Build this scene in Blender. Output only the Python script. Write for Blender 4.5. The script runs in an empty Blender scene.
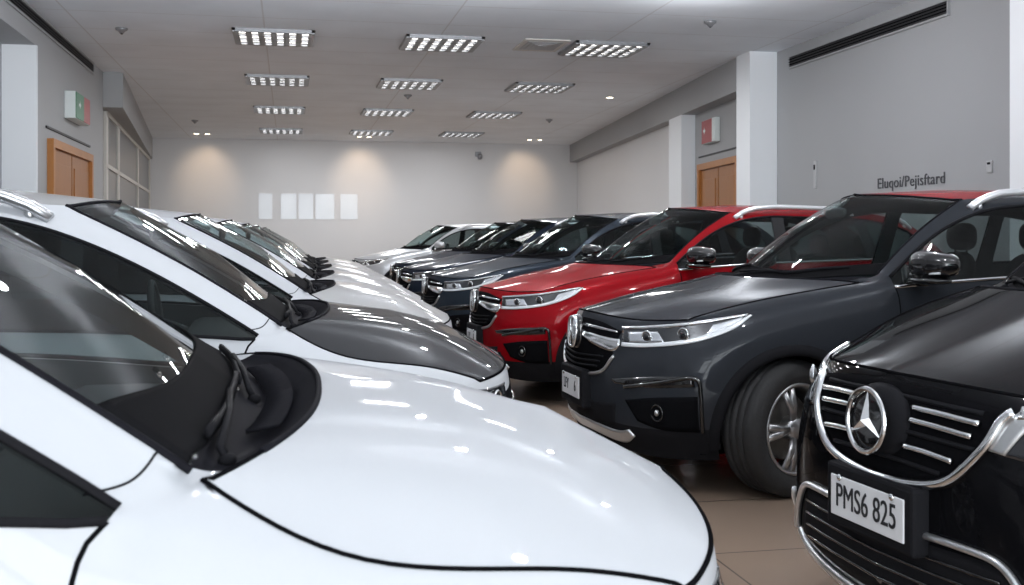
import bpy, bmesh, math, random
from mathutils import Vector, Matrix
from mathutils.bvhtree import BVHTree
random.seed(7)
SC = bpy.context.scene
COL = SC.collection
PI = math.pi

# ------------------------------------------------------------------ materials
def new_mat(name):
    m = bpy.data.materials.new(name); m.use_nodes = True
    nt = m.node_tree
    return m, nt, nt.nodes['Principled BSDF']

def pmat(name, col, rough=.5, metal=0., coat=0., spec=.5, noise=None, emit=None, estr=0., bump=None, coat_rough=.03):
    m, nt, b = new_mat(name)
    b.inputs['Base Color'].default_value = (*col, 1)
    b.inputs['Roughness'].default_value = rough
    b.inputs['Metallic'].default_value = metal
    b.inputs['Coat Weight'].default_value = coat
    b.inputs['Coat Roughness'].default_value = coat_rough
    b.inputs['Specular IOR Level'].default_value = spec
    if spec < .2: b.inputs['IOR'].default_value = 1.0 + spec
    if emit:
        b.inputs['Emission Color'].default_value = (*emit, 1)
        b.inputs['Emission Strength'].default_value = estr
    if noise:
        sc, amt = noise
        tc = nt.nodes.new('ShaderNodeTexCoord'); n = nt.nodes.new('ShaderNodeTexNoise')
        n.inputs['Scale'].default_value = sc; n.inputs['Detail'].default_value = 3
        nt.links.new(tc.outputs['Object'], n.inputs['Vector'])
        r = nt.nodes.new('ShaderNodeMapRange')
        r.inputs['To Min'].default_value = 1 - amt; r.inputs['To Max'].default_value = 1 + amt
        nt.links.new(n.outputs['Fac'], r.inputs['Value'])
        mx = nt.nodes.new('ShaderNodeVectorMath'); mx.operation = 'SCALE'
        mx.inputs[0].default_value = col
        nt.links.new(r.outputs['Result'], mx.inputs['Scale'])
        nt.links.new(mx.outputs['Vector'], b.inputs['Base Color'])
        if bump:
            bp = nt.nodes.new('ShaderNodeBump'); bp.inputs['Strength'].default_value = bump
            bp.inputs['Distance'].default_value = .01
            nt.links.new(n.outputs['Fac'], bp.inputs['Height']); nt.links.new(bp.outputs['Normal'], b.inputs['Normal'])
    return m

def paint(name, col, metal=.0, rough=.3, flake=.06, ior=1.37, coat=.5):
    m = pmat(name, col, rough, metal, coat, .0, (180, flake))
    m.node_tree.nodes['Principled BSDF'].inputs['Coat IOR'].default_value = ior
    return m

def glass(name, tint, ior=1.5):
    m = bpy.data.materials.new(name); m.use_nodes = True
    nt = m.node_tree; nt.nodes.clear()
    o = nt.nodes.new('ShaderNodeOutputMaterial'); mix = nt.nodes.new('ShaderNodeMixShader')
    tr = nt.nodes.new('ShaderNodeBsdfTransparent'); tr.inputs['Color'].default_value = (*tint, 1)
    gl = nt.nodes.new('ShaderNodeBsdfGlossy'); gl.inputs['Roughness'].default_value = .01
    fr = nt.nodes.new('ShaderNodeFresnel'); fr.inputs['IOR'].default_value = ior
    geo = nt.nodes.new('ShaderNodeNewGeometry')
    # a pane has two faces: same reflectance from either side
    ma = nt.nodes.new('ShaderNodeMath'); ma.operation = 'MULTIPLY_ADD'
    ma.inputs[1].default_value = 1 / ior - ior; ma.inputs[2].default_value = ior
    nt.links.new(geo.outputs['Backfacing'], ma.inputs[0]); nt.links.new(ma.outputs[0], fr.inputs['IOR'])
    nt.links.new(fr.outputs[0], mix.inputs[0]); nt.links.new(tr.outputs[0], mix.inputs[1])
    nt.links.new(gl.outputs[0], mix.inputs[2]); nt.links.new(mix.outputs[0], o.inputs[0])
    return m

M = {}
M['white'] = paint('white_paint', (.50, .515, .54), 0, .32, .01)
M['grey'] = paint('graphite_paint', (.028, .031, .037), .12, .32)
M['red'] = paint('red_paint', (.25, .004, .008), .2, .32)
M['navy'] = paint('navy_paint', (.014, .020, .034), .3, .32)
M['steelblue'] = paint('steel_blue_paint', (.022, .030, .042), .3, .32)
M['silver'] = paint('silver_paint', (.50, .52, .55), .5, .3)
M['black'] = paint('black_paint', (.005, .005, .006), .0, .3)
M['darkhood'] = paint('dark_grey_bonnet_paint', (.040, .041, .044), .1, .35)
M['silverhood'] = paint('pale_grey_bonnet_paint', (.40, .40, .40), .15, .35)  # ceiling reflection put into far white hoods' colour; also second car's grey roof
M['plastic'] = pmat('black_plastic', (.014, .014, .016), .5, 0, 0, .12, noise=(300, .2))
M['frit'] = pmat('screen_edge_black', (.010, .010, .011), .4, 0, 0, .04, noise=(60, .1))
M['grille'] = pmat('grille_black', (.006, .006, .007), .5, 0, 0, .05, noise=(100, .15))
M['gloss'] = pmat('gloss_black', (.008, .008, .009), .12, 0, .6, noise=(100, .1))
M['rubber'] = pmat('tyre_rubber', (.017, .017, .018), .75, noise=(60, .25), bump=.2)
M['gap'] = pmat('panel_gap', (.006, .006, .007), .8, 0, 0, .02, noise=(50, .1))
M['chrome'] = pmat('chrome', (.78, .79, .80), .12, 1, noise=(20, .03))
M['satin'] = pmat('satin_silver', (.58, .59, .60), .3, .9, noise=(40, .04))
M['railsilver'] = pmat('rail_silver', (.80, .81, .83), .28, .6, noise=(40, .03))
M['rim'] = pmat('alloy', (.42, .42, .43), .3, .9, noise=(30, .05))
M['disc'] = pmat('brake_steel', (.16, .15, .14), .5, .8, noise=(30, .1))
M['lens'] = pmat('lamp_dark', (.012, .013, .016), .06, 0, 1, noise=(30, .1))
M['lamp'] = pmat('lamp_reflector', (.70, .72, .75), .16, .85, noise=(30, .04))
M['drl'] = pmat('lamp_white', (.72, .75, .78), .2, .2, 1, noise=(20, .03))
M['wsglass'] = glass('windscreen_glass', (.64, .74, .73), 1.16)
M['sideglass'] = glass('side_glass', (.42, .47, .47), 1.36)
M['lampglass'] = glass('lamp_glass', (.92, .94, .95), 1.3)
M['trim'] = pmat('interior_trim', (.036, .042, .045), .8, noise=(40, .15))
M['fabric'] = pmat('seat_fabric', (.026, .028, .030), .85, noise=(120, .2))
M['cowlblack'] = pmat('cowl_black', (.013, .013, .016), .5, 0, 0, .08, noise=(80, .2))
M['plate'] = pmat('plate_white', (.74, .75, .77), .4, noise=(15, .03))
M['ink'] = pmat('plate_ink', (.015, .016, .02), .5, noise=(30, .1))

# room
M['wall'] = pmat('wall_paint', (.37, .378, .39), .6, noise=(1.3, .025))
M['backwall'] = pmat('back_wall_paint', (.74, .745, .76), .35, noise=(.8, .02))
M['pillar'] = pmat('pillar_lit_paint', (.84, .87, .90), .5, noise=(1.1, .02))  # paler than the walls: daylight on the facing sides put into the colour
M['wood'] = None
M['frame'] = pmat('window_frame', (.62, .60, .56), .4, noise=(5, .03))
M['pane'] = pmat('window_pane', (.10, .105, .11), .3, 0, .2, noise=(2, .15))
M['vent'] = pmat('vent_black', (.012, .012, .014), .5, noise=(40, .2))
M['emit'] = pmat('tube_light', (.9, .92, .95), .4, emit=(1, .97, .92), estr=7., noise=(3, .01))
M['louvreplate'] = pmat('switch_plastic', (.46, .47, .48), .4, noise=(20, .03))
M['louvre'] = pmat('louvre', (.33, .34, .36), .35, .6, noise=(20, .05))
M['signgreen'] = pmat('sign_green', (.015, .17, .075), .4, noise=(10, .05))
M['signred'] = pmat('sign_red', (.33, .008, .012), .4, noise=(10, .05))
M['signwhite'] = pmat('sign_white', (.72, .78, .77), .4, noise=(10, .03))
M['lampwarm'] = pmat('downlight', (1, .9, .75), .4, emit=(1, .82, .58), estr=18., noise=(3, .01))
M['lettering'] = pmat('wall_lettering', (.055, .055, .065), .5, noise=(30, .1))
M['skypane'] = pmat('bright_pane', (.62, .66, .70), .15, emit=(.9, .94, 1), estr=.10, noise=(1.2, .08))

def wood():
    m, nt, b = new_mat('oak_door')
    tc = nt.nodes.new('ShaderNodeTexCoord'); mp = nt.nodes.new('ShaderNodeMapping')
    mp.inputs['Scale'].default_value = (9, 9, .7)
    n = nt.nodes.new('ShaderNodeTexNoise'); n.inputs['Scale'].default_value = 2.5; n.inputs['Detail'].default_value = 6
    r = nt.nodes.new('ShaderNodeValToRGB')
    r.color_ramp.elements[0].color = (.26, .09, .013, 1); r.color_ramp.elements[1].color = (.38, .145, .028, 1)
    nt.links.new(tc.outputs['Object'], mp.inputs[0]); nt.links.new(mp.outputs[0], n.inputs['Vector'])
    nt.links.new(n.outputs['Fac'], r.inputs[0]); nt.links.new(r.outputs[0], b.inputs['Base Color'])
    b.inputs['Roughness'].default_value = .4
    return m
M['wood'] = wood()
M['woodframe'] = pmat('oak_frame', (.40, .155, .03), .4, noise=(4, .15))

def tiles(name, col, col2, sx, sy, mortar, rough, msize=.006, coat=0., offset=(0, 0)):
    m, nt, b = new_mat(name)
    tc = nt.nodes.new('ShaderNodeTexCoord'); mp = nt.nodes.new('ShaderNodeMapping')
    mp.inputs['Location'].default_value = (offset[0], offset[1], 0)
    br = nt.nodes.new('ShaderNodeTexBrick'); br.offset = 0
    br.inputs['Color1'].default_value = (*col, 1); br.inputs['Color2'].default_value = (*col2, 1)
    br.inputs['Mortar'].default_value = (*mortar, 1); br.inputs['Scale'].default_value = 1
    br.inputs['Brick Width'].default_value = sx; br.inputs['Row Height'].default_value = sy
    br.inputs['Mortar Size'].default_value = msize
    nt.links.new(tc.outputs['Object'], mp.inputs[0]); nt.links.new(mp.outputs[0], br.inputs['Vector'])
    n = nt.nodes.new('ShaderNodeTexNoise'); n.inputs['Scale'].default_value = 1.1; n.inputs['Detail'].default_value = 5
    nt.links.new(tc.outputs['Object'], n.inputs['Vector'])
    r = nt.nodes.new('ShaderNodeMapRange'); r.inputs['To Min'].default_value = .9; r.inputs['To Max'].default_value = 1.1
    nt.links.new(n.outputs['Fac'], r.inputs['Value'])
    mx = nt.nodes.new('ShaderNodeVectorMath'); mx.operation = 'SCALE'
    nt.links.new(br.outputs['Color'], mx.inputs[0]); nt.links.new(r.outputs['Result'], mx.inputs['Scale'])
    nt.links.new(mx.outputs['Vector'], b.inputs['Base Color'])
    b.inputs['Roughness'].default_value = rough; b.inputs['Coat Weight'].default_value = coat
    return m
M['floor'] = tiles('floor_tiles', (.29, .215, .165), (.275, .205, .155), .9, .9, (.12, .10, .08), .22, .005)
M['ceiling'] = tiles('ceiling_tiles', (.84, .89, .95), (.83, .88, .94), 2.6, 1.3, (.70, .72, .75), .8, .012, offset=(.35, .0))

# ------------------------------------------------------------------ mesh helpers
def link(name, me, mat, parent=None, smooth=True):
    o = bpy.data.objects.new(name, me); COL.objects.link(o)
    if mat is not None:
        me.materials.clear(); me.materials.append(mat)
    if parent: o.parent = parent
    if smooth:
        for p in me.polygons: p.use_smooth = True
    return o

def mesh_of(verts, faces, name='m'):
    me = bpy.data.meshes.new(name); me.from_pydata([tuple(v) for v in verts], [], faces); me.update()
    return me

def bm_mesh(bm, smooth=False):
    me = bpy.data.meshes.new('m'); bmesh.ops.recalc_face_normals(bm, faces=bm.faces[:]) ; bm.to_mesh(me); bm.free()
    for p in me.polygons: p.use_smooth = smooth
    return me

def add_box(bm, lo, hi, bevel=0, mat=None):
    g = bmesh.ops.create_cube(bm, size=1)
    vs = g['verts']
    for v in vs:
        v.co = Vector([lo[i] + (v.co[i] + .5) * (hi[i] - lo[i]) for i in range(3)])
    if bevel:
        es = list({e for v in vs for e in v.link_edges})
        r = bmesh.ops.bevel(bm, geom=es, offset=bevel, segments=2, affect='EDGES', profile=.5)
        vs = [v for v in bm.verts if v in set(r['verts']) | set(v for v in vs if v.is_valid)]
    if mat: bmesh.ops.transform(bm, matrix=mat, verts=vs)
    return vs

def box_mesh(lo, hi, bevel=0):
    bm = bmesh.new(); add_box(bm, lo, hi, bevel); return bm_mesh(bm)

def prism_mesh(poly, z0, z1):
    bm = bmesh.new()
    a = [bm.verts.new((x, y, z0)) for x, y in poly]; b = [bm.verts.new((x, y, z1)) for x, y in poly]
    n = len(poly)
    bm.faces.new(a); bm.faces.new(b)
    for i in range(n): bm.faces.new((a[i], a[(i + 1) % n], b[(i + 1) % n], b[i]))
    return bm_mesh(bm)

def smooth_line(pts, n):
    """Catmull-Rom through pts, n samples."""
    pts = [Vector(p) for p in pts]
    if len(pts) == 2: return [pts[0].lerp(pts[1], i / (n - 1)) for i in range(n)]
    P = [2 * pts[0] - pts[1]] + pts + [2 * pts[-1] - pts[-2]]
    seg = [(pts[i + 1] - pts[i]).length for i in range(len(pts) - 1)]
    tot = sum(seg); out = []
    for i in range(n):
        d = tot * i / (n - 1); k = 0
        while k < len(seg) - 1 and d > seg[k]: d -= seg[k]; k += 1
        t = min(1, d / max(seg[k], 1e-9))
        a, b, c, e = P[k], P[k + 1], P[k + 2], P[k + 3]
        out.append(.5 * ((2 * b) + (c - a) * t + (2 * a - 5 * b + 4 * c - e) * t * t + (3 * b - a - 3 * c + e) * t ** 3))
    return out

def poly_line(pts, n):
    pts = [Vector(p) for p in pts]
    seg = [(pts[i + 1] - pts[i]).length for i in range(len(pts) - 1)]
    tot = sum(seg); out = []
    for i in range(n):
        d = tot * i / (n - 1); k = 0
        while k < len(seg) - 1 and d > seg[k]: d -= seg[k]; k += 1
        out.append(pts[k].lerp(pts[k + 1], min(1, d / max(seg[k], 1e-9))))
    return out

def tube(bm, pts, r, n=8, closed=False, r2=None, up=None):
    """sweep an ellipse r (sideways) x r2 (along up/frame) along pts"""
    pts = [Vector(p) for p in pts]; r2 = r2 or r
    N = len(pts); rings = []
    prev = None
    for i, p in enumerate(pts):
        if closed: t = pts[(i + 1) % N] - pts[i - 1]
        else: t = pts[min(i + 1, N - 1)] - pts[max(i - 1, 0)]
        if t.length < 1e-9: t = Vector((1, 0, 0))
        t.normalize()
        if up is not None: u = Vector(up)
        elif prev is None: u = Vector((0, 0, 1)) if abs(t.z) < .9 else Vector((1, 0, 0))
        else: u = prev
        u = (u - t * u.dot(t))
        if u.length < 1e-6: u = t.orthogonal()
        u.normalize(); prev = u; w = t.cross(u)
        rr = r(i / max(N - 1, 1)) if callable(r) else r
        q = r2(i / max(N - 1, 1)) if callable(r2) else r2
        rings.append([bm.verts.new(p + w * rr * math.cos(2 * PI * k / n) + u * q * math.sin(2 * PI * k / n)) for k in range(n)])
    for i in range(N if closed else N - 1):
        a, b = rings[i], rings[(i + 1) % N]
        for k in range(n): bm.faces.new((a[k], a[(k + 1) % n], b[(k + 1) % n], b[k]))
    if not closed:
        bm.faces.new(rings[0]); bm.faces.new(rings[-1])
    return bm

def tube_mesh(*a, **k):
    bm = bmesh.new(); tube(bm, *a, **k); return bm_mesh(bm, True)

def lathe(profile, n=48, axis='Y'):
    bm = bmesh.new(); rings = []
    for k in range(n):
        a = 2 * PI * k / n
        rings.append([bm.verts.new((r * math.cos(a), y, r * math.sin(a))) for r, y in profile])
    for k in range(n):
        A, B = rings[k], rings[(k + 1) % n]
        for i in range(len(profile) - 1): bm.faces.new((A[i], A[i + 1], B[i + 1], B[i]))
    return bm

def blob(bm, c, size, e=2.6, nu=20, nv=12, fn=None):
    """superellipsoid"""
    def sp(x): return math.copysign(abs(x) ** (2 / e), x)
    rows = []
    for j in range(nv + 1):
        ph = -PI / 2 + PI * j / nv; row = []
        for i in range(nu):
            th = 2 * PI * i / nu
            p = Vector((sp(math.cos(ph)) * sp(math.cos(th)) * size[0], sp(math.cos(ph)) * sp(math.sin(th)) * size[1], sp(math.sin(ph)) * size[2]))
            if fn: p = fn(p)
            row.append(bm.verts.new(p + Vector(c)))
        rows.append(row)
    for j in range(nv):
        for i in range(nu):
            bm.faces.new((rows[j][i], rows[j][(i + 1) % nu], rows[j + 1][(i + 1) % nu], rows[j + 1][i]))
    bmesh.ops.remove_doubles(bm, verts=rows[0] + rows[-1], dist=1e-5)

def text_mesh(s, size, extrude=.0, spacing=1.0):
    cu = bpy.data.curves.new('t', 'FONT'); cu.body = s; cu.size = size; cu.extrude = extrude
    cu.align_x = 'CENTER'; cu.align_y = 'CENTER'; cu.space_character = spacing
    o = bpy.data.objects.new('t', cu); COL.objects.link(o)
    me = bpy.data.meshes.new_from_object(o.evaluated_get(bpy.context.evaluated_depsgraph_get()))
    bpy.data.objects.remove(o); bpy.data.curves.remove(cu)
    return me

def thing(name, label, cat, loc=(0, 0, 0), rz=0, group=None):
    o = bpy.data.objects.new(name, None); COL.objects.link(o); o.empty_display_size = .2
    o.location = loc; o.rotation_euler = (0, 0, rz); o['label'] = label; o['category'] = cat
    if group: o['group'] = group
    return o

def tag(o, label, cat, group=None):
    o['label'] = label; o['category'] = cat
    if group: o['group'] = group
    return o

def struct(name, me, mat, smooth=False):
    o = link(name, me, mat, smooth=smooth); o['kind'] = 'structure'; return o

# ------------------------------------------------------------------ car body net (s = metres behind the nose, y, z)
NETS = {}
NETS['suv'] = dict(
  rows=[
  [(.44,.78,.20),(.42,.86,.36),(.42,.895,.60),(.50,.90,.80),(.66,.86,.965),(.40,.73,.945),(.21,.54,.925),(.09,.30,.945),(.05,0,.955)],
  [(.72,.84,.20),(.72,.905,.36),(.72,.92,.60),(.74,.92,.85),(.82,.875,1.00),(.66,.76,1.02),(.52,.58,1.02),(.42,.30,1.035),(.39,0,1.04)],
  [(1.05,.84,.20),(1.05,.91,.36),(1.05,.925,.60),(1.06,.925,.88),(1.10,.885,1.055),(1.02,.785,1.085),(.92,.61,1.085),(.78,.31,1.105),(.74,0,1.11)],
  [(1.34,.84,.20),(1.34,.91,.36),(1.34,.925,.60),(1.36,.922,.90),(1.38,.885,1.095),(1.38,.795,1.135),(1.33,.735,1.148),(1.00,.34,1.155),(.93,0,1.16)],
  [(1.42,.84,.20),(1.42,.91,.36),(1.42,.925,.60),(1.43,.922,.905),(1.45,.885,1.105),(1.41,.80,1.138),(1.41,.745,1.132),(1.06,.34,1.115),(.99,0,1.115)],
  [(1.52,.84,.20),(1.52,.91,.36),(1.52,.925,.60),(1.53,.92,.91),(1.54,.887,1.115),(1.55,.825,1.165),(1.50,.765,1.162),(1.12,.36,1.15),(1.04,0,1.15)],
  [(1.80,.84,.20),(1.80,.91,.36),(1.80,.925,.60),(1.80,.92,.92),(1.82,.89,1.135),(1.84,.775,1.41),(1.785,.718,1.42),(1.49,.35,1.435),(1.42,0,1.44)],
  [(2.12,.84,.20),(2.12,.91,.36),(2.12,.925,.60),(2.12,.92,.93),(2.14,.89,1.15),(2.20,.715,1.555),(2.12,.65,1.602),(1.88,.32,1.645),(1.82,0,1.655)],
  [(2.46,.84,.20),(2.46,.91,.36),(2.46,.925,.60),(2.46,.92,.93),(2.47,.89,1.165),(2.49,.705,1.575),(2.46,.63,1.628),(2.40,.32,1.675),(2.38,0,1.685)],
  [(2.56,.84,.20),(2.56,.91,.36),(2.56,.925,.60),(2.56,.92,.93),(2.57,.89,1.167),(2.58,.705,1.575),(2.58,.60,1.637),(2.56,.32,1.677),(2.55,0,1.687)],
  [(3.34,.84,.20),(3.34,.91,.36),(3.34,.925,.60),(3.34,.925,.93),(3.34,.885,1.19),(3.32,.69,1.555),(3.32,.59,1.625),(3.32,.32,1.665),(3.32,0,1.675)],
  [(3.44,.84,.20),(3.44,.91,.36),(3.44,.925,.60),(3.44,.925,.93),(3.44,.88,1.195),(3.40,.685,1.55),(3.40,.585,1.62),(3.40,.32,1.66),(3.40,0,1.67)],
  [(4.05,.82,.24),(4.05,.89,.40),(4.05,.905,.62),(4.05,.90,.93),(4.02,.84,1.21),(3.88,.66,1.48),(3.98,.58,1.58),(4.08,.32,1.615),(4.10,0,1.625)],
  [(4.42,.74,.28),(4.44,.82,.42),(4.45,.84,.64),(4.44,.82,.92),(4.40,.76,1.12),(4.42,.66,1.13),(4.46,.54,1.12),(4.50,.30,1.12),(4.51,0,1.12)],
  ],
  front=[  # level 0..3 x columns 5..8
  [(.26,.66,.20),(.16,.50,.21),(.09,.28,.23),(.07,0,.235)],
  [(.20,.73,.36),(.09,.55,.36),(.03,.30,.37),(.01,0,.37)],
  [(.20,.74,.60),(.08,.55,.60),(.015,.30,.60),(.0,0,.60)],
  [(.25,.73,.80),(.10,.54,.79),(.02,.30,.80),(.0,0,.80)],
  ],
  rear=[
  [(4.50,.62,.28),(4.54,.48,.28),(4.56,.26,.28),(4.57,0,.28)],
  [(4.54,.66,.42),(4.58,.50,.42),(4.60,.28,.42),(4.61,0,.42)],
  [(4.54,.66,.64),(4.58,.52,.64),(4.60,.28,.64),(4.61,0,.64)],
  [(4.50,.66,.92),(4.53,.52,.92),(4.55,.28,.92),(4.56,0,.92)],
  ], wheel=(.93, 3.59, .365, .405))

def remap(net, fs, fz, fy):
    def g(p): return (fs(p[0], p[1], p[2]), fy(p[0], p[1], p[2]), fz(p[0], p[1], p[2]))
    return dict(rows=[[g(p) for p in r] for r in net['rows']], front=[[g(p) for p in r] for r in net['front']],
                rear=[[g(p) for p in r] for r in net['rear']], wheel=net['wheel'])

# bonnet-heavy black saloon SUV: taller nose, cab a little further forward
def _fs(s, y, z):
    b = .40 * max(0, min(1, (s - .35) / 1.0)) * max(0, min(1, (z - .85) / .2))
    return s - b
NETS['star'] = remap(NETS['suv'], _fs, lambda s, y, z: z + .05 * max(0, min(1, (z - .55) / .4)), lambda s, y, z: y)
r0 = NETS['star']['rows'][0]
r0[5] = (.34, .75, .96); r0[6] = (.16, .56, .958); r0[7] = (.07, .30, .975); r0[8] = (.04, 0, .98)
fr = NETS['star']['front']
fr[3] = [(.19, .76, .83), (.075, .57, .82), (.02, .31, .82), (0, 0, .82)]
fr[2] = [(.16, .77, .60), (.06, .58, .60), (.015, .31, .60), (0, 0, .60)]
fr[1] = [(.16, .75, .36), (.06, .57, .36), (.02, .31, .36), (0, 0, .36)]

NETS['compact'] = dict(
  rows=[
  [(.40,.74,.20),(.38,.82,.36),(.37,.85,.55),(.40,.855,.70),(.46,.83,.86),(.22,.69,.868),(.11,.54,.875),(.03,.28,.884),(0,0,.89)],
  [(.52,.80,.20),(.52,.86,.36),(.52,.875,.55),(.54,.875,.76),(.56,.855,.925),(.44,.795,.945),(.34,.60,.995),(.28,.30,1.022),(.26,0,1.03)],
  [(.74,.80,.20),(.74,.87,.36),(.74,.88,.55),(.74,.90,.78),(.76,.893,.925),(.74,.862,.962),(.60,.66,1.053),(.50,.32,1.078),(.48,0,1.085)],
  [(.92,.80,.20),(.92,.87,.36),(.92,.88,.55),(.92,.885,.84),(.93,.87,1.01),(.915,.745,1.072),(.85,.69,1.088),(.745,.42,1.105),(.73,0,1.115)],
  [(.98,.80,.20),(.98,.87,.36),(.98,.88,.55),(.98,.88,.86),(.98,.862,1.03),(.925,.745,1.068),(.90,.71,1.06),(.83,.42,1.04),(.80,0,1.04)],
  [(1.04,.80,.20),(1.00,.87,.36),(1.00,.88,.55),(1.00,.88,.88),(1.02,.825,1.045),(1.01,.80,1.055),(.93,.735,1.082),(.89,.40,1.085),(.875,0,1.085)],
  [(1.34,.80,.20),(1.34,.87,.36),(1.34,.88,.55),(1.34,.88,.90),(1.36,.85,1.075),(1.36,.745,1.285),(1.25,.655,1.295),(1.19,.36,1.32),(1.17,0,1.325)],
  [(1.70,.80,.20),(1.70,.87,.36),(1.70,.88,.55),(1.70,.88,.91),(1.72,.85,1.085),(1.76,.685,1.46),(1.64,.59,1.49),(1.56,.32,1.52),(1.53,0,1.525)],
  [(2.08,.80,.20),(2.08,.87,.36),(2.08,.88,.55),(2.08,.88,.91),(2.09,.85,1.095),(2.10,.675,1.48),(2.08,.58,1.53),(2.04,.32,1.565),(2.02,0,1.575)],
  [(2.18,.80,.20),(2.18,.87,.36),(2.18,.88,.55),(2.18,.88,.91),(2.19,.85,1.098),(2.19,.675,1.482),(2.18,.58,1.533),(2.17,.32,1.568),(2.16,0,1.578)],
  [(2.90,.80,.20),(2.90,.87,.36),(2.90,.88,.55),(2.90,.885,.91),(2.90,.85,1.11),(2.90,.665,1.465),(2.90,.575,1.52),(2.90,.32,1.555),(2.90,0,1.565)],
  [(3.00,.80,.20),(3.00,.87,.36),(3.00,.88,.55),(3.00,.885,.91),(3.00,.85,1.115),(2.98,.66,1.46),(2.98,.57,1.515),(2.98,.32,1.55),(2.98,0,1.56)],
  [(3.60,.78,.24),(3.60,.85,.40),(3.60,.865,.58),(3.60,.86,.87),(3.56,.81,1.12),(3.42,.64,1.39),(3.52,.56,1.47),(3.60,.32,1.505),(3.62,0,1.515)],
  [(3.90,.70,.28),(3.92,.78,.42),(3.93,.80,.60),(3.92,.78,.86),(3.88,.72,1.05),(3.90,.62,1.06),(3.94,.50,1.05),(3.97,.28,1.05),(3.98,0,1.05)],
  ],
  front=[
  [(.24,.62,.20),(.15,.48,.21),(.08,.27,.22),(.06,0,.22)],
  [(.19,.69,.36),(.09,.53,.36),(.03,.28,.36),(.01,0,.36)],
  [(.19,.70,.55),(.08,.53,.55),(.015,.28,.55),(-.01,0,.55)],
  [(.20,.70,.73),(.08,.53,.73),(0,.28,.735),(-.03,0,.735)],
  ],
  rear=[
  [(3.97,.58,.28),(4.00,.45,.28),(4.02,.26,.28),(4.03,0,.28)],
  [(4.01,.62,.42),(4.05,.47,.42),(4.07,.27,.42),(4.08,0,.42)],
  [(4.01,.62,.60),(4.05,.49,.60),(4.07,.27,.60),(4.08,0,.60)],
  [(3.97,.62,.86),(4.00,.49,.86),(4.02,.27,.86),(4.03,0,.86)],
  ], wheel=(.80, 3.30, .34, .38))

TAGS = ['body', 'hood', 'fender', 'front_bumper', 'front_door', 'rear_door', 'windshield', 'window_front', 'window_rear',
        'window_quarter', 'rear_window', 'cowl_panel', 'pillar_trim', 'side_skirt', 'bumper_valance', 'tailgate', 'roof']
TI = {t: i for i, t in enumerate(TAGS)}

def quad_tag(r, c):
    if c >= 5:
        if r < 3: return 'hood'
        if r < 5: return 'cowl_panel' if c >= 6 else 'fender'
        if c >= 6:
            if r < 7: return 'windshield'
            if r < 12: return 'roof'
            return 'rear_window'
        return 'body'
    if c == 4:
        if r < 5: return 'fender'
        if r < 8: return 'window_front'
        if r == 8: return 'pillar_trim'
        if r == 9: return 'window_rear'
        if r == 10: return 'pillar_trim'
        if r == 11: return 'window_quarter'
        return 'body'
    if c == 0: return 'side_skirt'
    if r < 5: return 'fender'
    if r < 8: return 'front_door'
    if r < 11: return 'rear_door'
    return 'body'

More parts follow.
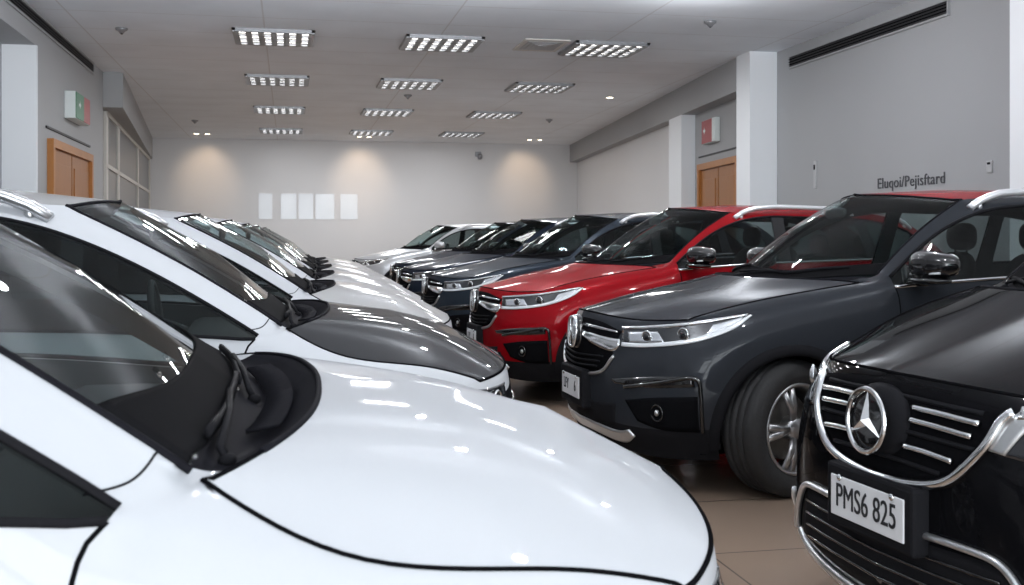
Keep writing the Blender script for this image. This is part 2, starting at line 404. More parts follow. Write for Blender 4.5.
def build_net(net, level=3):
    rows, F, R = net['rows'], net['front'], net['rear']
    NR = len(rows); V = []; idx = {}
    def vid(key, p, side):
        if abs(p[1]) < 1e-9: side = 1
        k = (key, side)
        if k not in idx:
            idx[k] = len(V); V.append((-p[0], p[1] * side, p[2]))
        return idx[k]
    P = lambda r, c, s: vid(('S', r, c), rows[r][c], s)
    faces = []; tags = []; crease = {}
    def cr(a, b, w): crease[(min(a, b), max(a, b))] = w
    for s in (1, -1):
        for r in range(NR - 1):
            for c in range(8):
                f = [P(r, c, s), P(r, c + 1, s), P(r + 1, c + 1, s), P(r + 1, c, s)]
                faces.append(f); tags.append(TI[quad_tag(r, c)])
        def grid(G, rr, nm):
            def g(row, k):
                if row == 4: return P(rr, 4 + k, s)
                if k == 0: return P(rr, row, s)
                return vid((nm, row, k), G[row][k - 1], s)
            for row in range(4):
                for k in range(4):
                    faces.append([g(row, k), g(row, k + 1), g(row + 1, k + 1), g(row + 1, k)])
                    t = ('bumper_valance' if row == 0 else 'front_bumper') if nm == 'F' else 'tailgate'
                    tags.append(TI[t])
            return g
        g = grid(F, 0, 'F'); grid(R, NR - 1, 'R')
        # creases
        for k in range(5, 8): cr(P(0, k, s), P(0, k + 1, s), .55)
        cr(P(0, 4, s), P(0, 5, s), .45)
        for k in range(5, 8): cr(P(3, k, s), P(3, k + 1, s), .9)
        for r in range(0, 3): cr(P(r, 5, s), P(r + 1, 5, s), .45)
        for r in range(5, 12):
            cr(P(r, 4, s), P(r + 1, 4, s), .6)
            cr(P(r, 5, s), P(r + 1, 5, s), .6)
        for r in (5, 6): cr(P(r, 6, s), P(r + 1, 6, s), .7)
        for k in (6, 7): cr(P(5, k, s), P(5, k + 1, s), .7); cr(P(7, k, s), P(7, k + 1, s), .5)
        for r in (5, 8, 9, 10, 11, 12): cr(P(r, 4, s), P(r, 5, s), .9 if r > 5 else 1.0)
        for r in range(0, NR - 1): cr(P(r, 3, s), P(r + 1, 3, s), .35)
        for k in range(0, 4):
            cr(g(1, k), g(1, k + 1), .4)
    me = mesh_of(V, faces, 'net')
    for t in TAGS: me.materials.append(None)
    me.polygons.foreach_set('material_index', tags)
    at = me.attributes.new('crease_edge', 'FLOAT', 'EDGE')
    for e in me.edges:
        k = (min(e.vertices), max(e.vertices))
        if k in crease: at.data[e.index].value = crease[k]
    av = me.attributes.new('crease_vert', 'FLOAT', 'POINT')
    for s in (1, -1):
        for k in ((3, 5), (5, 6), (7, 6), (5, 4), (5, 5)): av.data[P(*k, s)].value = 1.0
    o = bpy.data.objects.new('net', me); COL.objects.link(o)
    md = o.modifiers.new('s', 'SUBSURF'); md.levels = level; md.render_levels = level; md.boundary_smooth = 'PRESERVE_CORNERS'
    dg = bpy.context.evaluated_depsgraph_get(); dg.update()
    ev = bpy.data.meshes.new_from_object(o.evaluated_get(dg))
    bpy.data.objects.remove(o)
    bm = bmesh.new(); bm.from_mesh(ev)
    bmesh.ops.recalc_face_normals(bm, faces=bm.faces[:])
    c0 = Vector((-2.2, 0, .8))
    if sum((f.calc_center_median() - c0).dot(f.normal) * f.calc_area() for f in bm.faces) < 0:
        for f in bm.faces: f.normal_flip()
    return bm

class Car:
    """records of parts, in car coordinates (+x forward, z up); built once, then instanced"""
    def __init__(self, net):
        self.net = net; self.rec = []
        self.bm = build_net(net); self.bm.normal_update()
        self.bvh = BVHTree.FromBMesh(self.bm)
        self.bm.faces.ensure_lookup_table()
    def add(self, name, me, mat, parent=None, label=None, smooth=None, loc=(0, 0, 0), rot=(0, 0, 0)):
        if smooth is not None:
            for p in me.polygons: p.use_smooth = smooth
        self.rec.append(dict(name=name, me=me, mat=mat, parent=parent, label=label, loc=loc, rot=rot))
        return len(self.rec) - 1
    def cast(self, o, d):
        h = self.bvh.ray_cast(o, d)
        return h[0], h[1]
    def proj(self, p, n, off=0., keep=.0):
        """move p along direction n (outward unit) onto the body"""
        n = Vector(n).normalized(); p = Vector(p)
        h, nr = self.cast(p + n * 1.2, -n)
        if h is None: return p, n
        if (h - p).length > .35:
            h, nr2, _, _ = self.bvh.find_nearest(p); nr = nr2
        if nr.dot(n) < 0: nr = -nr
        return h + nr * off, nr
    def S(self, p): return Vector((-p[0], p[1], p[2]))
    def patch(self, top, bot, n, off=.004, nu=24, nv=8, thick=.012, side=1, smoothc=True):
        """skin over the body between two outline curves given as (s,y,z)"""
        L = smooth_line if smoothc else poly_line
        sd = Vector((1, side, 1))
        T = L(top, nu); B = L(bot, nu)
        nn = Vector((n[0], n[1] * side, n[2]))
        bm = bmesh.new(); G = []
        for j in range(nv):
            row = []
            for i in range(nu):
                p = T[i].lerp(B[i], j / (nv - 1)); p = Vector((-p.x, p.y * side, p.z))
                h, nr = self.proj(p, nn, off)
                row.append((bm.verts.new(h), nr))
            G.append(row)
        for j in range(nv - 1):
            for i in range(nu - 1):
                bm.faces.new((G[j][i][0], G[j][i + 1][0], G[j + 1][i + 1][0], G[j + 1][i][0]))
        ring = [G[0][i] for i in range(nu)] + [G[j][nu - 1] for j in range(1, nv)] + [G[nv - 1][i] for i in range(nu - 2, -1, -1)] + [G[j][0] for j in range(nv - 2, 0, -1)]
        low = [bm.verts.new(v.co - nr * thick) for v, nr in ring]
        for i in range(len(ring)):
            k = (i + 1) % len(ring)
            bm.faces.new((ring[i][0], ring[k][0], low[k], low[i]))
        bmesh.ops.remove_doubles(bm, verts=bm.verts[:], dist=1e-5)
        me = bm_mesh(bm, True)
        return me
    def line(self, pts, n, r, off=0., N=40, side=1, closed=False, r2=None, k=8, smoothc=True):
        L = smooth_line if smoothc else poly_line
        nn = Vector((n[0], n[1] * side, n[2])); out = []
        for p in L(pts, N):
            h, nr = self.proj(Vector((-p.x, p.y * side, p.z)), nn, off); out.append(h)
        return tube_mesh(out, r, k, closed, r2)
    def split(self, tags, side=0, arch=None, xr=(-9, 9)):
        """mesh of the faces carrying one of the tags"""
        ids = {TI[t] for t in tags}
        bm = self.bm.copy()
        kill = [f for f in bm.faces if f.material_index not in ids or (side and f.calc_center_median().y * side < 0) or not xr[0] < f.calc_center_median().x < xr[1]]
        bmesh.ops.delete(bm, geom=kill, context='FACES')
        if arch:
            for (sx, zc, R) in arch:
                k2 = [f for f in bm.faces if abs(f.calc_center_median().y) > .5 and f.calc_center_median().z < .95 and
                      min(math.hypot(v.co.x + sx, v.co.z - zc) for v in f.verts) < R - .004 and math.hypot(f.calc_center_median().x + sx, f.calc_center_median().z - zc) < R]
                pre = {e for e in bm.edges if e.is_boundary}
                bmesh.ops.delete(bm, geom=k2, context='FACES')
                for v in bm.verts:
                    if abs(v.co.y) > .5 and v.is_boundary and v.co.z < .95 and any(e.is_boundary and e not in pre for e in v.link_edges):
                        d = math.hypot(v.co.x + sx, v.co.z - zc)
                        if .5 * R < d < R * 1.25:
                            v.co.x = -sx + (v.co.x + sx) * R / d; v.co.z = zc + (v.co.z - zc) * R / d
        me = bpy.data.meshes.new('p')
        for f in bm.faces: f.material_index = 0; f.smooth = True
        bm.to_mesh(me); bm.free()
        return me
    def border(self, ta, tb, side=0):
        """polylines along the edges between faces of tags ta and tb"""
        A = {TI[t] for t in ta}; B = {TI[t] for t in tb}
        adj = {}; pos = {}
        for e in self.bm.edges:
            if len(e.link_faces) != 2: continue
            m = [f.material_index for f in e.link_faces]
            if (m[0] in A and m[1] in B) or (m[1] in A and m[0] in B):
                c = (e.verts[0].co + e.verts[1].co) / 2
                if side and c.y * side < -1e-6: continue
                a, b = e.verts[0].index, e.verts[1].index
                adj.setdefault(a, []).append(b); adj.setdefault(b, []).append(a)
                pos[a] = e.verts[0].co.copy(); pos[b] = e.verts[1].co.copy()
        out = []; used = set()
        ends = [a for a in adj if len(adj[a]) == 1] + list(adj)
        for s in ends:
            if s in used: continue
            path = [s]; used.add(s); cur = s; closed = False
            while True:
                nx = [b for b in adj[cur] if b not in used]
                if not nx:
                    closed = len(path) > 3 and s in adj[cur] and len(adj[s]) == 2
                    break
                cur = nx[0]; used.add(cur); path.append(cur)
            if len(path) > 1: out.append(([pos[i] for i in path], closed))
        return out
    def border_tube(self, ta, tb, r, side=0, off=0.0, r2=None):
        bm = bmesh.new()
        for pts, cl in self.border(ta, tb, side):
            if off:
                q = []
                for p in pts:
                    h = self.bvh.find_nearest(p); q.append(p + h[1] * off)
                pts = q
            tube(bm, pts, r, 6, cl, r2)
        return bm_mesh(bm, True)

def wheel_meshes(R, W=.245, rimR=None, spokes=5):
    rr = rimR or R * .66
    h = W / 2
    tyre = [(rr, -h * .86), (rr + .02, -h * .98), (R - .06, -h * 1.04), (R - .022, -h * .96), (R - .006, -h * .80), (R, -h * .6),
            (R - .001, -h * .44), (R - .010, -h * .40), (R - .010, -h * .36), (R, -h * .32), (R, -h * .06), (R - .010, -h * .03), (R - .010, h * .03), (R, h * .06),
            (R, h * .32), (R - .010, h * .36), (R - .010, h * .40), (R - .001, h * .44), (R, h * .6), (R - .006, h * .80), (R - .022, h * .96), (R - .06, h * 1.04), (rr + .02, h * .98), (rr, h * .86)]
    bt = lathe(tyre, 64)
    t = bm_mesh(bt, True)
    # rim: barrel, lip and spokes; outside is +y
    br = lathe([(rr, -h * .8), (rr - .02, -h * .7), (rr - .03, 0), (rr - .022, h * .75), (rr + .004, h * .86), (rr + .004, h * .94), (rr - .012, h * .92), (rr - .02, h * .80)], 48)
    for k in range(spokes):
        a = 2 * PI * k / spokes
        for da in (-.13, .13):
            p0 = Vector((.05 * math.cos(a), h * .70, .05 * math.sin(a)))
            p1 = Vector(((rr - .02) * math.cos(a + da), h * .80, (rr - .02) * math.sin(a + da)))
            tube(br, [p0, p0.lerp(p1, .5) + Vector((0, .012, 0)), p1], .022, 6, r2=.014, up=(0, 1, 0))
    hub = lathe([(0.001, h * .86), (.045, h * .84), (.062, h * .70), (.062, h * .2)], 24)
    tmp = bpy.data.meshes.new('h'); hub.to_mesh(tmp); hub.free(); br.from_mesh(tmp)
    rim = bm_mesh(br, True)
    bd = lathe([(.001, h * .25), (.17, h * .25), (.175, h * .2), (.175, 0), (.001, 0)], 32)
    disc = bm_mesh(bd, True)
    return t, rim, disc

def seat_mesh():
    bm = bmesh.new()
    blob(bm, (0, 0, .0), (.26, .25, .085), 3.2)
    def lean(p): return Vector((p.x - .28 * (p.z + .32), p.y * (1 - .12 * max(0, p.z / .33)), p.z))
    blob(bm, (-.27, 0, .34), (.075, .24, .33), 3.0, fn=lean)
    return bm_mesh(bm, True)

def headrest_mesh():
    bm = bmesh.new()
    blob(bm, (0, 0, .0), (.055, .135, .095), 2.8)
    for y in (-.06, .06): tube(bm, [(0.01, y, -.17), (0, y, -.05)], .007, 6)
    return bm_mesh(bm, True)

def common_parts(c, o):
    """panels, glass, trims, wheels, cabin. o = dict of options"""
    net = c.net; ws, wr, R, AR = net['wheel']; rows = net['rows']
    zc = R
    arch = [(ws, zc, AR), (wr, zc, AR)]
    P = 'paint'
    c.add('body', c.split(['body', 'tailgate'], arch=arch), P)
    c.add('hood', c.split(['hood']), 'hoodpaint')
    c.add('roof', c.split(['roof']), 'roofpaint')
    for s in (1, -1):
        c.add('fender', c.split(['fender'], s, arch), P)
        fd = c.add('front_door', c.split(['front_door'], s, arch), P)
        rd = c.add('rear_door', c.split(['rear_door'], s, arch), P)
        zb = rows[8][3][2]
        for di, sx in ((fd, rows[8][4][0] - .16), (rd, rows[10][4][0] - .14)):
            pts = [(sx - .10, .95, zb + .03), (sx - .07, .95, zb + .035), (sx + .07, .95, zb + .035), (sx + .10, .95, zb + .03)]
            c.add('door_handle', c.line(pts, (0, 1, .1), .011, .016, 16, s, r2=.011), o.get('handle', P), di)
        c.add('side_skirt', c.split(['side_skirt'], s, arch), 'plastic', smooth=True)
        c.add('side_window', c.split(['window_front'], s), 'sideglass')
        c.add('side_window', c.split(['window_rear'], s), 'sideglass')
        c.add('quarter_window', c.split(['window_quarter'], s), 'sideglass')
        xm = -rows[10][4][0] + .3
        c.add('pillar_trim', c.split(['pillar_trim'], s, xr=(xm, 9)), 'gloss'); c.add('pillar_trim', c.split(['pillar_trim'], s, xr=(-9, xm)), 'gloss')
        W = ['window_front', 'window_rear', 'window_quarter', 'pillar_trim']
        c.add('window_seal', c.border_tube(W, ['body'], o.get('seal', .010), s), 'plastic')
        c.add('window_strip', c.border_tube(W, ['front_door', 'rear_door', 'body'] if False else ['front_door', 'rear_door'], o.get('stripr', .010), s, .002), o.get('strip', 'chrome'))
        if o.get('pillar_seam'): c.add('panel_gap', c.line(o['pillar_seam'], (0, .7, .7), .0017, .0005, 14, s), 'gap')
        c.add('door_gap', c.border_tube(['fender'], ['front_door'], .0035, s), 'gap')
        c.add('door_gap', c.border_tube(['front_door'], ['rear_door'], .0035, s), 'gap')
        # wheel arch lip + liner
        for sx in (ws, wr):
            lip = []
            bm = bmesh.new(); G = []
            for i in range(41):
                a = PI * (i / 40) * 1.16 - .08 * PI
                row = []
                for rr, of in ((AR - .012, -.03), (AR - .012, .010), (AR + .010, .014), (AR + o.get('lipw', .045), .012), (AR + o.get('lipw', .045) + .006, -.01)):
                    x = -sx + rr * math.cos(a); z = zc + rr * math.sin(a)
                    z = max(z, .20)
                    h, n = c.cast(Vector((x, s * 2, z)), Vector((0, -s, 0)))
                    y = h.y if (h is not None and abs(h.y) > .6) else s * .86
                    row.append(bm.verts.new((x, y + s * of, z)))
                G.append(row)
            for i in range(40):
                for j in range(4): bm.faces.new((G[i][j], G[i + 1][j], G[i + 1][j + 1], G[i][j + 1]))
            c.add('wheel_arch_lip', bm_mesh(bm, True), o.get('lip', 'plastic'))
            bm = bmesh.new(); G = []
            for i in range(25):
                a = PI * i / 24 * 1.1 - .05 * PI
                G.append([bm.verts.new((-sx + (AR - .004) * math.cos(a), s * y, zc + (AR - .004) * math.sin(a))) for y in (.50, .88)])
            for i in range(24): bm.faces.new((G[i][0], G[i][1], G[i + 1][1], G[i + 1][0]))
            for i in range(1, 24): pass
            cen = bm.verts.new((-sx, s * .50, zc))
            for i in range(24): bm.faces.new((G[i][0], G[i + 1][0], cen))
            c.add('wheel_liner', bm_mesh(bm, True), 'gap')
        # roof rail
        pts = []
        for r in range(7, 13):
            q = Vector(rows[r][5]).lerp(Vector(rows[r][6]), .30); pts.append(q)
        pts[0] = pts[0] + (pts[0] - pts[1]) * .12
        L = smooth_line(pts, 30); out = []
        for i, p in enumerate(L):
            h, n = c.proj(Vector((-p.x, p.y * s, p.z)), (0, 0, 1), 0)
            t = i / 29; lift = .004 + .055 * min(1, min(t, 1 - t) / .10) ** .6
            out.append(h + Vector((0, 0, lift)))
        bm = bmesh.new(); tube(bm, out, .027, 8, r2=.022)
        for i in (14, 1, 28): tube(bm, [out[i], out[i] - Vector((0, 0, .06))], .016, 6)
        c.add('roof_rail', bm_mesh(bm, True), o.get('rail', 'railsilver'))
        # wheels
    t, rim, disc = wheel_meshes(R)
    for sx in (ws, wr):
        for s in (1, -1):
            w = c.add('wheel', t, 'rubber', loc=(-sx, s * .785, R), rot=(0, 0, 0 if s > 0 else PI))
            c.add('rim', rim, 'rim', w); c.add('brake_disc', disc, 'disc', w)
    c.add('windshield', c.split(['windshield']), 'wsglass')
    c.add('rear_window', c.split(['rear_window']), 'sideglass')
    c.add('cowl_panel', c.split(['cowl_panel']), 'cowlblack')
    c.add('windshield_seal', c.border_tube(['windshield'], ['body', 'roof'], .006), 'cowlblack')
    c.add('hood_gap', c.border_tube(['hood'], ['fender'], o.get('hgap', .0045), 1), 'gap')
    c.add('hood_gap', c.border_tube(['hood'], ['fender'], o.get('hgap', .0045), -1), 'gap')
    c.add('front_bumper', c.split(['front_bumper']), P)
    c.add('bumper_valance', c.split(['bumper_valance']), o.get('valance', 'plastic'), smooth=True)
    c.add('hood_gap', c.border_tube(['hood'], ['front_bumper'], .005), 'gap')
    c.add('hood_seal', c.border_tube(['hood'], ['cowl_panel'], o.get('hseal', .006)), 'cowlblack')
    # underside + lining
    zf = .235
    c.add('underbody', mesh_of([(-.45, -.80, zf), (-.45, .80, zf), (rows[-1][0][0] * -1, .72, zf), (rows[-1][0][0] * -1, -.72, zf)], [(0, 1, 2, 3)]), 'gap', smooth=False)
    bm = bmesh.new(); me = c.split(['body', 'roof', 'front_door', 'rear_door', 'pillar_trim', 'tailgate']); bm.from_mesh(me)
    bm.normal_update()
    kill = [f for f in bm.faces if abs(f.calc_center_median().y) > .4 and f.calc_center_median().z < .8 and min(abs(f.calc_center_median().x + ws), abs(f.calc_center_median().x + wr)) < AR + .1]
    bmesh.ops.delete(bm, geom=kill, context='FACES')
    for v in bm.verts: v.co = v.co - v.normal * .018
    me = bpy.data.meshes.new('lin'); bm.to_mesh(me); bm.free()
    c.add('interior_lining', me, 'trim', smooth=True)
    # frit: black glass edge along the bottom of the screen
    r5, r6, r7 = rows[5], rows[6], rows[7]
    fh = o.get('frit', .22)
    lo = [r5[6], r5[7], r5[8]]; hi = [r6[6], r6[7], r6[8]]
    lo = [Vector(p) for p in lo]; hi = [Vector(p) for p in hi]
    fmid = [lo[i].lerp(hi[i], fh * (1.25 if i == 0 else 1)) for i in range(3)]
    def both(q): return [Vector((p.x, p.y * .985, p.z)) for p in q] + [Vector((p.x, -p.y * .985, p.z)) for p in reversed(q[:-1])]
    lo2 = [lo[i].lerp(hi[i], .02) for i in range(3)]
    c.add('windshield_edge', c.patch(both(fmid), both(lo2), (.45, 0, 1), .005, 40, 12, .004), 'frit')
    # wipers
    for k, (y0, y1, ys) in enumerate(((-.62, .02, .05), (-.02, .58, .62)) if o.get('rhd') else ((.62, -.02, -.05), (.02, -.58, -.62))):
        pts = []
        for i in range(12):
            y = y0 + (y1 - y0) * i / 11
            a = abs(y)
            A = lo[2].lerp(lo[1], a / max(lo[1].y, .01)) if a < lo[1].y else lo[1].lerp(lo[0], (a - lo[1].y) / (lo[0].y - lo[1].y))
            B = hi[2].lerp(hi[1], a / max(hi[1].y, .01)) if a < hi[1].y else hi[1].lerp(hi[0], min(1, (a - hi[1].y) / (hi[0].y - hi[1].y)))
            q = A.lerp(B, o.get('park', .05) + o.get('sweep', .14) * (1 - i / 11))
            h, n = c.proj(Vector((-q.x, y, q.z)), (.45, 0, 1), .016); pts.append(h)
        bm = bmesh.new(); tube(bm, pts, .006, 6, r2=.010)
        a = abs(ys); A = lo[2].lerp(lo[1], min(1, a / lo[1].y)) if a < lo[1].y else lo[1].lerp(lo[0], min(1, (a - lo[1].y) / (lo[0].y - lo[1].y)))
        piv = Vector((-A.x + .03, ys, A.z - .012)); mid = pts[5]
        tube(bm, [piv, piv + Vector((-.01, 0, .018)), piv.lerp(mid, .5) + Vector((0, 0, .018)), mid + Vector((0, 0, .012))], lambda t: .008 - .003 * t, 8, r2=.006)
        blob(bm, piv, (.013, .013, .010), 2.2, 12, 8)
        c.add('wiper', bm_mesh(bm, True), 'plastic')
    # cabin
    xs = -(rows[8][4][0] - .10); zs = o.get('seat_z', .62)
    bm = bmesh.new()
    d0, d1 = -rows[5][6][0] + .16, -rows[6][6][0] - .05
    zt = rows[5][8][2] - .07
    add_box(bm, (d1, -.74, zt - .30), (d0 - .08, .74, zt), .05)
    c.add('dashboard', bm_mesh(bm, True), 'fabric')
    bm = bmesh.new(); add_box(bm, (-rows[12][4][0] + .1, -.76, .25), (d0, .76, .30), .01)
    c.add('cabin_floor', bm_mesh(bm), 'fabric')
    sw = bmesh.new(); yw = .36
    ring = [Vector((d1 - .02 - .06 * math.sin(a) * .4 - .10, yw + .185 * math.cos(a), zt + .0 + .175 * math.sin(a))) for a in [2 * PI * i / 28 for i in range(28)]]
    tube(sw, ring, .014, 8, True)
    cc = sum(ring, Vector()) / 28
    for a in (0, 9, 19): tube(sw, [cc, ring[a]], .018, 6)
    tube(sw, [cc, cc + Vector((.16, 0, -.06))], .03, 8)
    c.add('steering_wheel', bm_mesh(sw, True), 'fabric')
    sm = seat_mesh(); hm = headrest_mesh()
    for y in (.37, -.37):
        k = c.add('seat', sm, 'fabric', loc=(xs - .0, y, zs)); c.add('headrest', hm, 'fabric', k, loc=(-.475, 0, .77))
    bm = bmesh.new(); add_box(bm, (xs - 1.15, -.68, zs - .08), (xs - .7, .68, zs + .08), .05)
    add_box(bm, (xs - 1.28, -.68, zs - .05), (xs - 1.12, .68, zs + .58), .05)
    k = c.add('rear_bench', bm_mesh(bm, True), 'fabric')
    for y in (.40, -.40): c.add('headrest', hm, 'fabric', k, loc=(xs - 1.22, y, zs + .70))
    rm = bmesh.new(); q = rows[7][8]
    blob(rm, (-q[0] + .13, 0, q[2] - .12), (.02, .12, .035), 3)
    tube(rm, [(-q[0] + .13, 0, q[2] - .11), (-q[0] + .04, 0, q[2] - .03)], .012, 6)
    c.add('interior_mirror', bm_mesh(rm, True), 'fabric')

def mirror_part(c, sx, z, y0=.92, mat='mirrorpaint', cap='gloss'):
    for s in (1, -1):
        bm = bmesh.new()
        def sh(p): return Vector((p.x * (1 - .25 * (p.y * s + .13) / .26) - .05 * max(0, p.y * s / .13), p.y, p.z * (1 - .18 * (p.y * s) / .13)))
        blob(bm, (-sx, s * (y0 + .165), z + .02), (.095, .135, .075), 2.7, 24, 14, fn=sh)
        k = c.add('wing_mirror', bm_mesh(bm, True), mat)
        bm = bmesh.new()
        blob(bm, (-sx, s * (y0 + .14), z - .062), (.085, .14, .022), 2.6)
        tube(bm, [(-sx - .02, s * (y0 - .06), z - .085), (-sx - .01, s * (y0 + .10), z - .075)], .03, 8, r2=.018)
        c.add('mirror_base', bm_mesh(bm, True), cap, k)
        bm = bmesh.new()
        tube(bm, [(-sx + .088 - .02, s * (y0 + .07), z - .028), (-sx + .084 - .03, s * (y0 + .16), z - .026), (-sx + .03, s * (y0 + .28), z - .02)], .006, 6)
        c.add('mirror_indicator', bm_mesh(bm, True), 'drl', k)
        bm = bmesh.new(); blob(bm, (-sx - .085, s * (y0 + .165), z + .02), (.014, .115, .062), 3)
        c.add('mirror_glass', bm_mesh(bm, True), 'chrome', k)

def plate_part(c, z0, z1, hw, text, tsize, letters, off=.03, x=None, holder=.03):
    h, n = c.cast(Vector((1, 0, (z0 + z1) / 2)), Vector((-1, 0, 0)))
    x = h.x + off if x is None else x
    bm = bmesh.new(); add_box(bm, (x - .06, -hw - holder, z0 - holder), (x + .004, hw + holder, z1 + holder), .012)
    k = c.add('plate_holder', bm_mesh(bm), 'plastic')
    bm = bmesh.new(); add_box(bm, (x + .004, -hw, z0), (x + .010, hw, z1), .003)
    p = c.add('license_plate', bm_mesh(bm), 'plate', k)
    for txt, yy, sz in letters:
        me = text_mesh(txt, sz, .0012, 1.0); me.transform(Matrix.Diagonal((.84, 1.12, 1, 1)))
        me.transform(Matrix.Translation((x + .0112, yy, (z0 + z1) / 2 + tsize)) @ Matrix(((0, 0, 1, 0), (1, 0, 0, 0), (0, 1, 0, 0), (0, 0, 0, 1))))
        c.add('plate_lettering', me, 'ink', p)
    for yy in (-hw * .72, hw * .72):
        bm = bmesh.new(); blob(bm, (x + .012, yy, z1 - .004), (.007, .011, .011), 2, 10, 6); c.add('plate_screw', bm_mesh(bm, True), 'chrome', p)

def facing(me, c0, n, scale=1):
    """mesh drawn in XY (x right, y up as seen from the front) -> car front, facing n"""
    n = Vector(n).normalized(); up = Vector((0, 0, 1)); up = (up - n * up.dot(n)).normalized(); rt = up.cross(n)
    m = Matrix(((rt.x, up.x, n.x, c0[0]), (rt.y, up.y, n.y, c0[1]), (rt.z, up.z, n.z, c0[2]), (0, 0, 0, 1)))
    me.transform(m); return me

# ---------------------------------------------------------------- car kinds
def suv_car():
    c = Car(NETS['suv']); common_parts(c, dict(seal=.011))
    mirror_part(c, 1.66, 1.215, .88)
    D = (.71, .71, 0)
    # grille
    g = c.add('grille', c.patch([(.12, -.46, .865), (.02, -.25, .905), (0, 0, .915), (.02, .25, .905), (.12, .46, .865)],
                                [(.10, -.45, .72), (.05, -.33, .64), (0, 0, .61), (.05, .33, .64), (.10, .45, .72)], (1, 0, 0), .003, 40, 10), 'grille')
    for z in (.66, .69, .72):
        w = .30 + (z - .64) * 1.0
        c.add('grille_slat', c.line([(.05, -w, z), (0, 0, z - .015), (.05, w, z)], (1, 0, 0), .006, .006, 30), 'plastic', g)
    for s in (1, -1):
        c.add('grille_bar', c.patch([(0, .07, .845), (.06, .28, .83), (.13, .44, .82), (.15, .47, .82)], [(0, .07, .815), (.06, .28, .775), (.13, .44, .755), (.15, .48, .79)], (1, .25, 0), .014, 24, 5, .016, s), 'chrome', g, label='wide chrome grille bar')
        c.add('grille_bar', c.patch([(0, .07, .885), (.06, .28, .875), (.12, .43, .862)], [(0, .07, .87), (.06, .28, .862), (.12, .43, .855)], (1, .25, 0), .010, 20, 4, .012, s), 'chrome', g)
    # lower lip of the grille
    c.add('grille_surround', c.line([(.12, -.47, .73), (.05, -.35, .63), (0, 0, .595), (.05, .35, .63), (.12, .47, .73)], (1, 0, 0), .010, .004, 40), 'satin', g)
    # emblem: rounded shield with upright bars
    h, _ = c.cast(Vector((1, 0, .83)), Vector((-1, 0, 0))); ex = h.x + .03
    bm = bmesh.new()
    bk = [(.068 * math.copysign(abs(math.cos(a)) ** .6, math.cos(a)) * (1 + .10 * math.sin(a)), .085 * math.copysign(abs(math.sin(a)) ** .6, math.sin(a)), 0) for a in [2 * PI * i / 40 for i in range(40)]]
    tube(bm, bk, .010, 8, True, r2=.012)
    for sx in (-1, 1):
        tube(bm, [(sx * .042, .072, 0), (sx * .026, .02, .004), (sx * .026, -.02, .004), (sx * .034, -.074, 0)], .009, 8)
    tube(bm, [(-.026, 0, .004), (.026, 0, .004)], .009, 8)
    e = c.add('emblem', facing(bm_mesh(bm, True), (ex, 0, .83), (1, 0, .05)), 'chrome', g, label='chrome shield emblem')
    bm = bmesh.new(); blob(bm, (ex - .03, 0, .83), (.03, .085, .10), 3.2); c.add('emblem_backing', bm_mesh(bm, True), 'gloss', e)
    # lamps
    for s in (1, -1):
        top = [(.16, .43, .888), (.26, .56, .900), (.42, .72, .926), (.70, .865, .975)]
        bot = [(.17, .45, .785), (.27, .60, .792), (.43, .77, .825), (.60, .86, .895), (.70, .87, .968)]
        hl = c.add('headlight', c.patch(top, bot, D, .004, 40, 10, .012, s), 'lens')
        c.add('headlight_trim', c.patch([(.17, .45, .806), (.27, .60, .812), (.42, .765, .845), (.56, .85, .905), (.69, .868, .970)],
                                        [(.17, .45, .786), (.27, .60, .793), (.43, .77, .825), (.60, .86, .893), (.70, .87, .966)], D, .009, 40, 4, .008, s), 'drl', hl, label='white light strip along the bottom')
        c.add('headlight_trim', c.patch([(.16, .43, .888), (.26, .56, .900), (.42, .72, .926), (.68, .86, .973)],
                                        [(.16, .43, .876), (.26, .56, .887), (.42, .72, .911), (.68, .86, .966)], D, .010, 40, 3, .008, s), 'chrome', hl)
        c.add('reflector', c.patch([(.53, .795, .918), (.60, .83, .940), (.66, .855, .960)], [(.49, .80, .856), (.56, .84, .880), (.64, .862, .932)], D, .008, 20, 6, .01, s), 'lamp', hl)
        c.add('reflector', c.patch([(.19, .465, .862), (.25, .54, .870), (.31, .61, .874)], [(.20, .49, .812), (.26, .575, .815), (.33, .66, .822)], D, .008, 20, 6, .01, s), 'lamp', hl)
        for (q, rr) in (((.265, .575, .842), .030), ((.40, .725, .862), .033)):
            p, n = c.proj(Vector((-q[0], q[1] * s, q[2])), Vector((.71, .71 * s, 0)), .010)
            bm = bmesh.new(); tube(bm, [(rr * math.cos(a), rr * math.sin(a), 0) for a in [2 * PI * i / 24 for i in range(24)]], .006, 6, True)
            c.add('lamp_ring', facing(bm_mesh(bm, True), p, (.85, .5 * s, 0)), 'chrome', hl)
            bm = bmesh.new(); blob(bm, (0, 0, 0), (rr * .9, rr * .9, .014), 2, 18, 10)
            c.add('projector_lens', facing(bm_mesh(bm, True), p, (.85, .5 * s, 0)), 'lens', hl)
        # fog lamp pod
        pod = c.add('fog_lamp_surround', c.patch([(.14, .54, .505), (.26, .70, .535), (.42, .845, .55)], [(.20, .60, .40), (.29, .72, .365), (.42, .845, .36)], D, .003, 24, 8, .012, s), 'grille')
        p, n = c.proj(Vector((-.27, .70 * s, .455)), Vector((.71, .71 * s, 0)), .012)
        bm = bmesh.new(); tube(bm, [(.042 * math.cos(a), .042 * math.sin(a), 0) for a in [2 * PI * i / 24 for i in range(24)]], .006, 6, True)
        f = c.add('fog_lamp', facing(bm_mesh(bm, True), p, (.9, .4 * s, 0)), 'gloss', pod)
        bm = bmesh.new(); blob(bm, (0, 0, 0), (.014, .018, .012), 2, 16, 8); c.add('fog_lamp_bulb', facing(bm_mesh(bm, True), p, (.9, .4 * s, 0)), 'satin', f)
